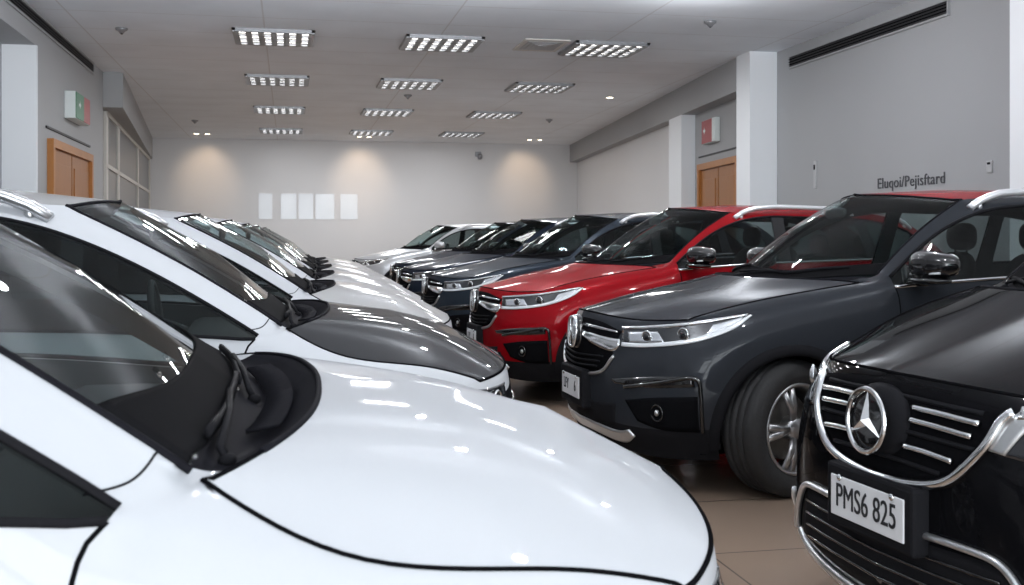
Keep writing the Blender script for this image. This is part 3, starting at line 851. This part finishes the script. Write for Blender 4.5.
        c.add('bumper_trim', c.line([(.12, .56, .575), (.25, .71, .61), (.40, .84, .645), (.42, .865, .56), (.42, .865, .36)], D, .014, .004, 40, s, r2=.012), 'gloss')
        c.add('bumper_vent', c.patch([(.06, .46, .605), (.22, .67, .640), (.40, .84, .655)], [(.08, .49, .585), (.24, .69, .585), (.40, .845, .60)], D, .003, 24, 4, .01, s), 'gloss')
    c.add('lower_grille', c.patch([(.07, -.50, .475), (.01, -.28, .46), (0, 0, .46), (.01, .28, .46), (.07, .50, .475)],
                                  [(.07, -.48, .36), (.02, -.28, .335), (0, 0, .33), (.02, .28, .335), (.07, .48, .36)], (1, 0, 0), .003, 40, 8), 'plastic')
    c.add('skid_plate', c.patch([(.12, -.58, .345), (.05, -.48, .325), (.0, -.24, .335), (0, 0, .34), (.0, .24, .335), (.05, .48, .325), (.12, .58, .345)],
                                [(.12, -.60, .31), (.06, -.50, .265), (.03, -.24, .28), (.02, 0, .285), (.03, .24, .28), (.06, .50, .265), (.12, .60, .31)], (1, 0, 0), .012, 48, 6, .02), 'satin', label='silver skid plate lip')
    plate_part(c, .455, .580, .175, None, 0, [('LFY', -.08, .080), ('6', .10, .080)], .03, holder=.048)
    return c

def star_car():
    c = Car(NETS['star']); common_parts(c, dict(lip='paint', lipw=.03, valance='gloss', strip='chrome'))
    mirror_part(c, 2.0, 1.25, .88)
    D = (.71, .71, 0)
    g = c.add('grille', c.patch([(.06, -0.440, .922), (.02, -0.246, .945), (0, 0, .955), (.02, 0.246, .945), (.06, 0.440, .922)],
                                [(.05, -0.387, .80), (.02, -0.246, .71), (0, 0, .685), (.02, 0.246, .71), (.05, 0.387, .80)], (1, 0, 0), .003, 44, 12), 'grille')
    c.add('grille_surround', c.line([(.07, -0.453, .922), (.06, -0.431, .90), (.05, -0.392, .81), (.02, -0.264, .705), (0, 0, .675), (.02, 0.264, .705), (.05, 0.392, .81), (.06, 0.431, .90), (.07, 0.453, .922)], (1, 0, 0), .017, .010, 70, r2=.015), 'chrome', g, label='chrome grille surround')
    for s in (1, -1):
        for (z, a, b, r) in ((.893, .14, .375, .010), (.858, .135, .36, .007), (.785, .125, .31, .009)):
            c.add('grille_bar', c.line([(.0, a, z), (.02, (a + b) / 2, z - .004), (.05, b, z - .012)], (1, 0, 0), r, .014, 24, s, r2=.009), 'chrome', g)
    for z in (.92, .825, .74):
        w = .37 if z > .8 else .26
        c.add('grille_slat', c.line([(.05, -w, z - .01), (0, 0, z), (.05, w, z - .01)], (1, 0, 0), .007, .004, 30), 'plastic', g)
    # round star emblem on a domed hub
    h, _ = c.cast(Vector((1, 0, .838)), Vector((-1, 0, 0))); ex = h.x + .035
    bm = bmesh.new(); blob(bm, (ex - .05, 0, .838), (.045, .13, .11), 2.2, 28, 14); hub = c.add('emblem_backing', bm_mesh(bm, True), 'plastic', g)
    bm = bmesh.new(); tube(bm, [(.093 * math.cos(a), .093 * math.sin(a), .012) for a in [2 * PI * i / 48 for i in range(48)]], .008, 8, True)
    # three pointed star, faceted
    cen = bm.verts.new((0, 0, .030)); ring = []
    for i in range(6):
        a = PI / 2 + i * PI / 3; rr = .090 if i % 2 == 0 else .020
        ring.append(bm.verts.new((rr * math.cos(a), rr * math.sin(a), .010)))
    for i in range(6): bm.faces.new((ring[i], ring[(i + 1) % 6], cen))
    me = bm_mesh(bm, False)
    c.add('emblem', facing(me, (ex, 0, .838), (1, 0, .06)), 'chrome', g, label='chrome ring with three pointed star')
    bm = bmesh.new(); blob(bm, (0, 0, 0), (.091, .091, .012), 2, 32, 8); c.add('emblem_disc', facing(bm_mesh(bm, True), (ex, 0, .838), (1, 0, .06)), 'gloss', g)
    for s in (1, -1):
        top = [(.085, .50, .925), (.20, .68, .950), (.36, .79, .980), (.62, .875, 1.025)]
        bot = [(.06, .43, .815), (.16, .66, .80), (.32, .80, .825), (.50, .875, .90), (.62, .885, 1.01)]
        hl = c.add('headlight', c.patch(top, bot, D, .004, 36, 10, .012, s), 'lens')
        c.add('headlight_trim', c.patch([(.08, .505, .938), (.20, .68, .958), (.36, .79, .985)], [(.075, .495, .905), (.20, .68, .930), (.36, .79, .962)], D, .012, 24, 4, .012, s), 'chrome', hl)
        c.add('headlight_trim', c.patch([(.08, .475, .925), (.065, .445, .89), (.06, .415, .82)], [(.10, .53, .92), (.085, .50, .88), (.07, .46, .815)], (1, .3, 0), .011, 20, 4, .010, s), 'satin', hl)
        c.add('reflector', c.patch([(.22, .68, .90), (.34, .78, .92), (.46, .83, .95)], [(.20, .69, .845), (.34, .80, .865), (.46, .85, .90)], D, .007, 16, 5, .01, s), 'lamp', hl)
        for q in ((.17, .62, .885), (.32, .77, .90)):
            p, n = c.proj(Vector((-q[0], q[1] * s, q[2])), Vector((.71, .71 * s, 0)), .012)
            bm = bmesh.new(); tube(bm, [(.034 * math.cos(a), .034 * math.sin(a), 0) for a in [2 * PI * i / 24 for i in range(24)]], .006, 6, True)
            blob(bm, (0, 0, 0), (.031, .031, .014), 2, 18, 10)
            c.add('projector_lens', facing(bm_mesh(bm, True), p, (.85, .5 * s, 0)), 'lamp', hl)
        c.add('air_intake', c.patch([(.09, .60, .50), (.20, .73, .535), (.36, .84, .545)], [(.10, .62, .36), (.22, .74, .33), (.36, .845, .33)], D, .003, 20, 8, .012, s), 'plastic')
        c.add('intake_blade', c.line([(.10, .62, .49), (.16, .70, .41), (.22, .74, .36)], D, .010, .010, 16, s), 'drl')
    c.add('lower_grille', c.patch([(.05, -.48, .535), (.0, -.2, .525), (0, 0, .525), (.0, .2, .525), (.05, .48, .535)],
                                  [(.06, -.54, .36), (.02, -.28, .315), (0, 0, .31), (.02, .28, .315), (.06, .54, .36)], (1, 0, 0), .003, 40, 8), 'plastic')
    for z in (.37, .41, .45, .49):
        c.add('lower_grille_slat', c.line([(.05, -.47, z), (0, 0, z), (.05, .47, z)], (1, 0, 0), .005, .006, 30), 'gloss')
    for s in (1, -1):
        c.add('bumper_trim', c.line([(.0, .17, .548), (.02, .34, .552), (.05, .47, .540), (.07, .54, .47), (.09, .59, .37)], (1, 0, 0), .012, .010, 36, s, r2=.011), 'satin')
    c.add('bumper_lip', c.line([(.16, -.72, .36), (.07, -.57, .305), (.02, -.28, .275), (.0, 0, .27), (.02, .28, .275), (.07, .57, .305), (.16, .72, .36)], (1, 0, 0), .014, .012, 60, r2=.018), 'satin', label='satin silver bumper lip')
    plate_part(c, .52, .645, .185, None, 0, [('PMS6 825', 0, .092)], .035, holder=.035)
    return c

def compact_car():
    c = Car(NETS['compact'])
    common_parts(c, dict(strip='plastic', seal=.0065, stripr=.0065, pillar_seam=[(.97, .735, 1.12), (1.00, .79, 1.10), (1.05, .82, 1.09)], frit=.30, park=.035, sweep=.02, seat_z=.56, hgap=.0038, lip='paint', lipw=.03, rail='satin'))
    D = (.71, .71, 0)
    g = c.add('grille', c.patch([(.10, -.55, .795), (.03, -.28, .81), (0, 0, .815), (.03, .28, .81), (.10, .55, .795)],
                                [(.09, -.50, .64), (.03, -.28, .60), (0, 0, .59), (.03, .28, .60), (.09, .50, .64)], (1, 0, 0), .004, 40, 8), 'grille')
    for z in (.65, .70, .75):
        c.add('grille_bar', c.line([(.08, -.48, z), (0, 0, z), (.08, .48, z)], (1, 0, 0), .008, .008, 30), 'chrome', g)
    for s in (1, -1):
        top = [(.08, .53, .835), (.20, .69, .835), (.34, .785, .855), (.46, .84, .880)]
        bot = [(.08, .53, .745), (.20, .69, .75), (.32, .81, .77), (.40, .855, .83), (.46, .85, .872)]
        hl = c.add('headlight', c.patch(top, bot, D, .004, 36, 10, .012, s), 'lens')
        c.add('headlight_trim', c.patch([(.30, .76, .845), (.38, .80, .862), (.46, .84, .878)], [(.30, .80, .80), (.39, .85, .83), (.46, .85, .872)], D, .010, 24, 5, .01, s), 'chrome', hl)
        for q in ((.15, .63, .785), (.25, .74, .805)):
            p, n = c.proj(Vector((-q[0], q[1] * s, q[2])), Vector((.71, .71 * s, 0)), .010)
            bm = bmesh.new(); tube(bm, [(.032 * math.cos(a), .032 * math.sin(a), 0) for a in [2 * PI * i / 24 for i in range(24)]], .006, 6, True)
            c.add('lamp_ring', facing(bm_mesh(bm, True), p, (.8, .6 * s, 0)), 'chrome', hl)
        c.add('fog_lamp_surround', c.patch([(.10, .54, .47), (.22, .70, .49), (.34, .80, .50)], [(.12, .56, .37), (.22, .70, .34), (.34, .80, .35)], D, .003, 20, 6, .012, s), 'plastic')
    c.add('lower_grille', c.patch([(.05, -.46, .50), (0, 0, .49), (.05, .46, .50)], [(.05, -.44, .36), (0, 0, .34), (.05, .44, .36)], (1, 0, 0), .003, 36, 6), 'plastic')
    # ribbed cowl vent
    r3, r5 = c.net['rows'][3], c.net['rows'][5]
    bm = bmesh.new()
    for i in range(46):
        y = -.42 + .84 * i / 45
        t = abs(y)
        s0 = .755 + .10 * (t / .7) ** 2
        tube(bm, [c.proj(Vector((-(s0 + .012), y, 1.04)), (0, 0, 1), .010)[0], c.proj(Vector((-(s0 + .075), y, 1.04)), (0, 0, 1), .010)[0]], .004, 5)
    c.add('cowl_vent', bm_mesh(bm, True), 'cowlblack')
    return c

PAINTED = {'paint', 'hoodpaint'}
def place(car, name, label, loc, rz, col, hood=None, group=None, roof=None, mirror='gloss', steer=0):
    root = thing(name, label, 'car', loc, rz, group)
    objs = []
    for r in car.rec:
        o = bpy.data.objects.new(r['name'], r['me']); COL.objects.link(o)
        me = r['me']
        mk = r['mat']
        m = M[col] if mk == 'paint' else M[hood or col] if mk == 'hoodpaint' else M[roof or col] if mk == 'roofpaint' else M[mirror] if mk == 'mirrorpaint' else M[mk]
        if not me.materials: me.materials.append(m)
        o.material_slots[0].link = 'OBJECT'; o.material_slots[0].material = m
        o.location = r['loc']; o.rotation_euler = r['rot']
        o.parent = root if r['parent'] is None else objs[r['parent']]
        if r['label']: o['label'] = r['label']
        objs.append(o)
        if r['name'] == 'wheel' and r['loc'][0] > -1.5 and steer: o.rotation_euler.z += steer
    return root

SUV, STAR, COMPACT = suv_car(), star_car(), compact_car()
for k in (SUV, STAR, COMPACT):
    for r in k.rec: r['me'].materials.clear()

D2R = PI / 180
# right-hand row: noses towards -X
place(STAR, 'car', 'black SUV nearest on the right, with star emblem grille and white plate', (1.72, 2.97, 0), PI + 4 * D2R, 'black')
place(SUV, 'car', 'dark graphite grey SUV between the black SUV and the red SUV', (1.66, 6.24, 0), PI + 1.5 * D2R, 'grey', roof='red', steer=21 * D2R, group='SUVs in the right-hand row')
place(SUV, 'car', 'bright red SUV in the right-hand row', (1.60, 9.45, 0), PI + 3 * D2R, 'red', group='SUVs in the right-hand row')
place(SUV, 'car', 'dark slate blue SUV standing directly behind the red SUV', (1.55, 12.6, 0), PI + 3 * D2R, 'steelblue', group='SUVs in the right-hand row')
place(SUV, 'car', 'navy SUV, second behind the red SUV', (1.55, 15.7, 0), PI + 3 * D2R, 'navy', group='SUVs in the right-hand row')
place(SUV, 'car', 'navy SUV next to the silver SUV at the far end', (1.75, 18.9, 0), PI + 3 * D2R, 'navy', group='SUVs in the right-hand row')
place(SUV, 'car', 'silver SUV, farthest in the right-hand row', (1.3, 23.2, 0), PI + 3 * D2R, 'silver', mirror='silver', group='SUVs in the right-hand row')
# left-hand row: noses towards +X
LY = [0, 2.35, 4.7, 6.85, 8.95, 11.0, 13.1]
LX = [0, .10, .22, .30, .36, .40, .44]
LL = ['white car nearest the camera, its white hood filling the foreground',
      'white car with dark grey hood, second in the left-hand row',
      'white car behind the dark grey hood, third in the left-hand row',
      'white car, fourth in the left-hand row',
      'white car, fifth in the left-hand row',
      'white car, sixth in the left-hand row',
      'white car farthest in the left-hand row']
for i in range(7):
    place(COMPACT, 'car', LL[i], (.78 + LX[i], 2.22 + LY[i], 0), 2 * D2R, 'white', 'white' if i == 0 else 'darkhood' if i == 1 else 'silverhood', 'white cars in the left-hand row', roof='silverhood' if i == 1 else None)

# ------------------------------------------------------------------ room
H = 4.45
YB = 35.0; YF = -6.0
struct('floor', prism_mesh([(-5, YF - 3), (11, YF - 3), (11, YB + .3), (-5, YB + .3)], -.1, 0), M['floor'])
struct('ceiling', prism_mesh([(-5, YF), (11, YF), (11, YB + .3), (-5, YB + .3)], H, H + .1), M['ceiling'])
struct('wall_back', prism_mesh([(-5, YB), (11, YB), (11, YB + .2), (-5, YB + .2)], 0, H), M['backwall'])
# left side: recess, flush wall with door, slanted window wall under a bulkhead
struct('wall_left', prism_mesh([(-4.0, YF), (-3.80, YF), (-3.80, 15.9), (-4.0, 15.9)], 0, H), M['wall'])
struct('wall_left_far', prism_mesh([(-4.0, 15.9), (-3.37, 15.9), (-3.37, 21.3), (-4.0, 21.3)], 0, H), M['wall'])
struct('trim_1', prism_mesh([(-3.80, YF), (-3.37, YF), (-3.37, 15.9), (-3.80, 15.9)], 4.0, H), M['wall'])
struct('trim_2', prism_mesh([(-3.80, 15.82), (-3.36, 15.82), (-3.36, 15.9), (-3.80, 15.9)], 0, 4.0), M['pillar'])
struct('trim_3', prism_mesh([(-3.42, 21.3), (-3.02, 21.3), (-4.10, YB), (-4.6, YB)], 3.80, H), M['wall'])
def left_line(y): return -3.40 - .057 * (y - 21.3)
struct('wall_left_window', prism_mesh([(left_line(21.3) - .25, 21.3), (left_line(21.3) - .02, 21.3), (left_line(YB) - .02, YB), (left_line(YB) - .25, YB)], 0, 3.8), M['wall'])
# window unit with panes
ang = math.atan2(-.057, 1)
def frame_box(bm, y0, y1, z0, z1, d0=-.01, d1=.05):
    x0, x1 = left_line(y0), left_line(y1)
    vs = []
    for (x, y) in ((x0 + d0, y0), (x0 + d1, y0), (x1 + d1, y1), (x1 + d0, y1)):
        vs.append((bm.verts.new((x, y, z0)), bm.verts.new((x, y, z1))))
    bm.faces.new([v[0] for v in vs]); bm.faces.new([v[1] for v in vs])
    for i in range(4):
        a, b = vs[i], vs[(i + 1) % 4]; bm.faces.new((a[0], b[0], b[1], a[1]))
bm = bmesh.new()
MUL = [21.9, 24.3, 29.7, 34.4]
for y in MUL: frame_box(bm, y - .16, y + .16, .9, 3.78)
for z in (.9, 2.72, 3.72): frame_box(bm, 21.9, 34.4, z, z + .08)
win = struct('window_1', bm_mesh(bm), M['frame'])
for i in range(3):
    for z0, z1 in ((.98, 2.72), (2.80, 3.72)):
        bm = bmesh.new(); frame_box(bm, MUL[i] + .16, MUL[i + 1] - .16, z0, z1, 0, .015)
        o = link('pane', bm_mesh(bm), M['pane'], win, False)

# right side, in a frame along a slightly slanted wall
RX, RY, RS = 7.4, 16.8, .0934
def R(y, d=0): return RX + RS * (y - RY) + d
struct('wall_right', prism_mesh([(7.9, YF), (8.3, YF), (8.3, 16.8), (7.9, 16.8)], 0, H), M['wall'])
struct('trim_4', prism_mesh([(7.42, 16.8), (8.6, 16.8), (8.6, 17.35), (7.42, 17.35)], 0, H), M['pillar'])
struct('trim_5', prism_mesh([(R(17.35), 17.35), (R(17.35, 1), 17.35), (R(YB, 1), YB), (R(YB), YB)], 3.88, H), M['wall'])
struct('trim_6', prism_mesh([(R(21.0), 21.0), (R(21.0, 1), 21.0), (R(22.0, 1), 22.0), (R(22.0), 22.0)], 0, 3.88), M['pillar'])
struct('wall_right_recess', prism_mesh([(R(17.35, .30), 17.35), (R(17.35, 1), 17.35), (R(21, 1), 21.0), (R(21, .30), 21.0)], 0, 3.88), M['wall'])
struct('wall_right_far', prism_mesh([(R(22, .25), 22.0), (R(22, 1), 22.0), (R(YB, 1), YB), (R(YB, .25), YB)], 0, 3.88), M['backwall'])
struct('trim_7', prism_mesh([(7.35, 9.4), (7.95, 9.4), (7.95, 10.1), (7.35, 10.1)], 0, H), M['pillar'])

# doors: double oak leaves in oak frames, local frame x along wall, y out of wall
def double_door(name, loc, rz, w, h):
    root = bpy.data.objects.new(name, None); COL.objects.link(root); root.location = loc; root.rotation_euler = (0, 0, rz); root['kind'] = 'structure'
    bm = bmesh.new()
    add_box(bm, (-w / 2 - .12, 0, 0), (-w / 2, .09, h)); add_box(bm, (w / 2, 0, 0), (w / 2 + .12, .09, h)); add_box(bm, (-w / 2 - .12, 0, h), (w / 2 + .12, .09, h + .12))
    link('door_frame', bm_mesh(bm), M['woodframe'], root, False)
    for s in (-1, 1):
        bm = bmesh.new(); a, b = sorted((s * .025, s * w / 2))
        add_box(bm, (a, .0, .01), (b, .035, h - .005))
        for z0, z1 in ((.25, 1.1), (1.3, h - .2)):
            add_box(bm, (a + .14, .03, z0), (b - .14, .05, z1), .008)
        lf = link('door_leaf', bm_mesh(bm), M['wood'], root, False)
        bm = bmesh.new(); tube(bm, [(s * .09, .035, 1.0), (s * .09, .085, 1.0), (s * .09, .085, 1.5), (s * .09, .035, 1.5)], .013, 8)
        link('handle', bm_mesh(bm, True), M['satin'], lf)
    link('door_gap', box_mesh((-.025, 0, .01), (.025, .012, h - .01)), M['vent'], root, False)
    link('door_lintel', box_mesh((-w / 2 - .22, 0, h + .26), (w / 2 + .22, .025, h + .29)), M['vent'], root, False)
    return root
double_door('door_1', (-3.37, 18.15, 0), -PI / 2, 3.0, 2.68)
wr = math.atan2(1, RS)
double_door('door_2', (R(19.45, .30), 19.35, 0), wr, 2.3, 2.72)

# exit sign boxes on the walls
def wall_sign(loc, rz, w, h, d, cols, label):
    t = thing('exit_sign', label, 'sign', loc, rz)
    link('sign_box', box_mesh((-w / 2, 0, 0), (w / 2, d, h), .01), M['signwhite'], t, False)
    x = -w / 2 + .01; tot = sum(c[1] for c in cols)
    for mk, f in cols:
        ww = (w - .02) * f / tot
        link('sign_panel', box_mesh((x, d, .01), (x + ww, d + .012, h - .01), .002), M[mk], t, False); x += ww
    # arrow mark
    a = bmesh.new()
    xx = w * .22
    vs = [a.verts.new(p) for p in ((xx - .05, d + .016, h * .55), (xx + .05, d + .016, h * .70), (xx + .05, d + .016, h * .40))]
    a.faces.new(vs); add_box(a, (xx + .05, d + .012, h * .50), (xx + .11, d + .016, h * .60))
    link('sign_arrow', bm_mesh(a), M['signwhite'], t, False)
    return t
wall_sign((-3.37, 18.35, 3.22), -PI / 2, 1.2, .42, .16, [('signred', .45), ('signgreen', .55)], 'green and red sign box above the wooden door on the left wall')
wall_sign((R(19.75, .30), 19.75, 3.20), wr, .85, .46, .10, [('signwhite', .18), ('signred', .82)], 'red sign box above the wooden door in the right wall recess')

# long slot vents
def slot_vent(name, lo, hi, ax, label):
    t = thing(name, label, 'air vent', ((lo[0] + hi[0]) / 2, (lo[1] + hi[1]) / 2, lo[2]))
    l = Vector(lo) - t.location; h = Vector(hi) - t.location
    link('vent_slot', box_mesh(l, h), M['vent'], t, False)
    bm = bmesh.new(); e = .025
    sx = .02 if ax > 0 else -.02
    x0, x1 = sorted((l.x, l.x + sx)); x0, x1 = (l.x, h.x + .015) if ax > 0 else (l.x - .015, h.x)
    add_box(bm, (x0, l.y - e, l.z - e), (x1, h.y + e, l.z)); add_box(bm, (x0, l.y - e, h.z), (x1, h.y + e, h.z + e))
    add_box(bm, (x0, l.y - e, l.z), (x1, l.y, h.z)); add_box(bm, (x0, h.y, l.z), (x1, h.y + e, h.z))
    link('vent_frame', bm_mesh(bm), M['wall'], t, False)
    bm = bmesh.new(); n = 3
    for i in range(n):
        z = l.z + (h.z - l.z) * (i + 1) / (n + 1); add_box(bm, (x0 - .002, l.y, z - .005), (x1 - .008 if ax > 0 else x1, h.y, z + .005))
    link('vent_slat', bm_mesh(bm), M['gap'], t, False)
slot_vent('air_vent', (-3.38, 13.6, 4.27), (-3.355, 20.2, 4.42), 1, 'long black slot vent high on the left wall')
slot_vent('air_vent', (7.88, 12.0, 4.12), (7.91, 16.3, 4.28), -1, 'long black slot vent high on the right wall')

# wall lettering
txt = text_mesh('Eluqoi/Pejisftard', .205, .004, 1.06)
txt.transform(Matrix.Translation((7.893, 12.86, 2.115)) @ Matrix(((0, 0, -1, 0), (-1, 0, 0, 0), (0, 1, 0, 0), (0, 0, 0, 1))))
xs = [v.co.y for v in txt.vertices]; w = max(xs) - min(xs)
txt.transform(Matrix.Translation((0, 12.86, 0)) @ Matrix.Scale(1.56 / w, 4, (0, 1, 0)) @ Matrix.Translation((0, -12.86, 0)))
tag(link('wall_lettering', txt, M['lettering'], None, False), 'dark lettering on the right wall above the grey SUV roof', 'lettering')
for (y, z, w, h, lab) in ((15.45, 2.35, .07, .42, 'slim white wall panel left of the wall lettering'), (11.2, 2.2, .10, .14, 'small white switch right of the wall lettering')):
    t = thing('wall_switch', lab, 'switch', (7.9, y, z))
    link('switch_plate', box_mesh((-.02, -w / 2, -h / 2), (0, w / 2, h / 2), .004), M['louvreplate'], t, False)
    link('switch_key', box_mesh((-.028, -w / 4, h * .18), (-.02, w / 4, h * .36)), M['plastic'], t, False)

# back wall: row of pale, weakly emissive panes, camera
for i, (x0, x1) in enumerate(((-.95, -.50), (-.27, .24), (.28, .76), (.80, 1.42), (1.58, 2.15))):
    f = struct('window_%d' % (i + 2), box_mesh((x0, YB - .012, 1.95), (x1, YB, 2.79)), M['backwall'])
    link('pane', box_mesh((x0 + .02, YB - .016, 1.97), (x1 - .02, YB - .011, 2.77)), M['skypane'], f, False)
t = thing('security_camera', 'small grey camera high on the back wall', 'camera', (6.02, YB, 4.08))
bm = bmesh.new(); add_box(bm, (-.10, -.06, -.06), (.10, 0, .10), .01); link('camera_mount', bm_mesh(bm), M['louvre'], t, False)
bm = bmesh.new(); blob(bm, (.04, -.13, -.06), (.08, .12, .10), 2.4); link('camera_body', bm_mesh(bm, True), M['louvre'], t)

# ceiling fittings
def louvre_light(x, y, label, group):
    t = thing('ceiling_light', label, 'ceiling light', (x, y, H), 0, group)
    a = .60
    bm = bmesh.new()
    for (lo, hi) in (((-a, -a, -.03), (a, -a + .05, 0)), ((-a, a - .05, -.03), (a, a, 0)), ((-a, -a, -.03), (-a + .05, a, 0)), ((a - .05, -a, -.03), (a, a, 0))): add_box(bm, lo, hi)
    link('light_frame', bm_mesh(bm), M['louvre'], t, False)
    link('light_tray', box_mesh((-a + .05, -a + .05, -.008), (a - .05, a - .05, -.002)), M['louvre'], t, False)
    for k in range(3):
        yy = -.36 + .36 * k
        link('light_tube', box_mesh((-.52, yy - .05, -.022), (.52, yy + .05, -.010), .004), M['emit'], t, False)
    bm = bmesh.new()
    for k in range(7):
        xx = -.55 + 1.10 * k / 6; add_box(bm, (xx - .045, -.55, -.05), (xx + .045, .55, -.024))
    for k in range(4): 
        yy = -.54 + .36 * k; add_box(bm, (-.55, yy - .035, -.05), (.55, yy + .035, -.024))
    link('louvre_grid', bm_mesh(bm), M['louvre'], t, False)
    return t
CX = (-.22, 2.33, 4.97); CY = (3.2, 7.8, 12.4, 17.0, 21.6, 26.6, 31.8)
ROWN = {17.0: 'first', 21.6: 'second', 26.6: 'third', 31.8: 'fourth'}
for y in CY:
    if y < 15: continue
    for x, cn in zip(CX, ('left', 'middle', 'right')):
        louvre_light(x, y, 'louvred square ceiling light, %s from the front in the %s column' % (ROWN[y], cn), 'louvred ceiling lights')
t = thing('ceiling_diffuser', 'beige square air diffuser between the middle and right ceiling lights', 'air vent', (3.92, 16.9, H))
bm = bmesh.new(); add_box(bm, (-.36, -.5, -.02), (.36, .5, 0), .005); link('diffuser_frame', bm_mesh(bm), M['frame'], t, False)
bm = bmesh.new()
for k in range(4): 
    q = .28 - .07 * k; add_box(bm, (-q, -q * 1.3, -.024 - .004 * k), (q, q * 1.3, -.02))
link('diffuser_vane', bm_mesh(bm), M['louvre'], t, False)
SD = [(-2.4, 16.8, 'round ceiling sensor near the left slot vent'), (5.85, 14.6, 'round ceiling sensor near the right slot vent'), (2.5, 23.4, 'ceiling sensor beside the middle column of lights'),
      (-2.4, 29.5, 'ceiling sensor near the left windows'), (6.6, 27.5, 'ceiling sensor near the far right wall corner')]
for x, y, lab in SD:
    t = thing('ceiling_sensor', lab, 'sensor', (x, y, H))
    b = lathe([(.001, 0), (.09, 0), (.085, .03), (.05, .045), (.03, .075), (.001, .078)], 20)
    bmesh.ops.transform(b, matrix=Matrix.Rotation(-PI / 2, 4, 'X'), verts=b.verts[:])
    link('sensor_body', bm_mesh(b, True), M['louvre'], t)
    b = lathe([(.001, .078), (.016, .078), (.016, .088), (.001, .09)], 12); bmesh.ops.transform(b, matrix=Matrix.Rotation(-PI / 2, 4, 'X'), verts=b.verts[:])
    link('sensor_tip', bm_mesh(b, True), M['plastic'], t)
DL = [(-2.66, 33.3, 'left-hand one of the pair of downlights by the left back corner'), (-2.36, 33.3, 'right-hand one of the pair of downlights by the left back corner'),
      (2.08, 33.3, 'left-hand one of the pair of downlights over the back wall centre'), (2.38, 33.3, 'right-hand one of the pair of downlights over the back wall centre'),
      (7.36, 33.3, 'left-hand one of the pair of downlights by the right back corner'), (7.68, 33.3, 'right-hand one of the pair of downlights by the right back corner'),
      (6.85, 22.9, 'single downlight near the right wall bulkhead')]
for x, y, lab in DL:
    t = thing('downlight', lab, 'downlight', (x, y, H))
    b = lathe([(.11, 0), (.11, .014), (.085, .014), (.08, 0)], 24); bmesh.ops.transform(b, matrix=Matrix.Rotation(-PI / 2, 4, 'X'), verts=b.verts[:])
    link('downlight_ring', bm_mesh(b, True), M['signwhite'], t)
    b = lathe([(.001, .008), (.08, .008), (.08, .002)], 20); bmesh.ops.transform(b, matrix=Matrix.Rotation(-PI / 2, 4, 'X'), verts=b.verts[:])
    link('downlight_lens', bm_mesh(b, True), M['lampwarm'], t)

# glass front behind the camera: mullions only (daylight enters here)
bm = bmesh.new()
for k in range(9):
    x = -3.8 + 11.7 * k / 8; add_box(bm, (x - .05, YF - .05, 0), (x + .05, YF + .05, H))
for z in (0, 1.1, 3.2, H - .12): add_box(bm, (-3.8, YF - .04, z), (7.9, YF + .04, z + .1))
struct('wall_front', bm_mesh(bm), M['frame'])

# ------------------------------------------------------------------ light
W = bpy.data.worlds.new('World'); SC.world = W; W.use_nodes = True
nt = W.node_tree; bg = nt.nodes['Background']
bg.inputs['Color'].default_value = (.86, .92, 1.0, 1); bg.inputs['Strength'].default_value = 1.0

def area(name, loc, rot, sx, sy, power, col, spread=PI):
    l = bpy.data.lights.new(name, 'AREA'); l.shape = 'RECTANGLE'; l.size = sx; l.size_y = sy; l.energy = power; l.color = col; l.spread = spread
    o = bpy.data.objects.new(name, l); COL.objects.link(o); o.location = loc; o.rotation_euler = rot
    return o
# daylight through the glass front
area('daylight', (2.0, YF - .3, 2.3), (PI / 2 + .22, 0, 0), 11.5, 4.2, 1150, (.90, .955, 1.0))
for y in CY:
    for x in CX:
        if y > 15: area('panel_lamp', (x, y, H - .07), (0, 0, 0), .8, .5, 52, (.96, .975, 1.0))
        else:  # point lights added out of view to brighten the near ceiling
            l = bpy.data.lights.new('ceiling_fill', 'POINT'); l.energy = 74; l.color = (.98, .98, 1.0); l.shadow_soft_size = .07
            o = bpy.data.objects.new('ceiling_fill', l); COL.objects.link(o); o.location = (x, y, H - .55)
for x, y in ((-2.5, 33.3), (2.23, 33.3), (7.5, 33.3)):
    l = bpy.data.lights.new('wall_washer', 'SPOT'); l.energy = 60; l.color = (1, .72, .48); l.spot_size = 1.15; l.spot_blend = .9; l.shadow_soft_size = .1
    o = bpy.data.objects.new('wall_washer', l); COL.objects.link(o); o.location = (x, y, H - .1)
    o.rotation_euler = (Vector((0, 1.7, -1.1))).to_track_quat('-Z', 'Y').to_euler()

# ------------------------------------------------------------------ camera
cam = bpy.data.cameras.new('camera'); co = bpy.data.objects.new('camera', cam); COL.objects.link(co)
cam.sensor_width = 36; cam.lens = 1092 * 36 / 1024
cam.shift_y = -(292.5 - 238) / 1024
TH = math.atan2(512 - 289, 1092)
co.location = (0, 0, 1.38); co.rotation_euler = (PI / 2, 0, -TH)
cam.clip_start = .05; cam.clip_end = 200
cam.dof.use_dof = True; cam.dof.focus_distance = 5.8; cam.dof.aperture_fstop = 9
SC.camera = co
SC.view_settings.view_transform = 'Standard'
SC.view_settings.look = 'None'
SC.view_settings.exposure = 0.0
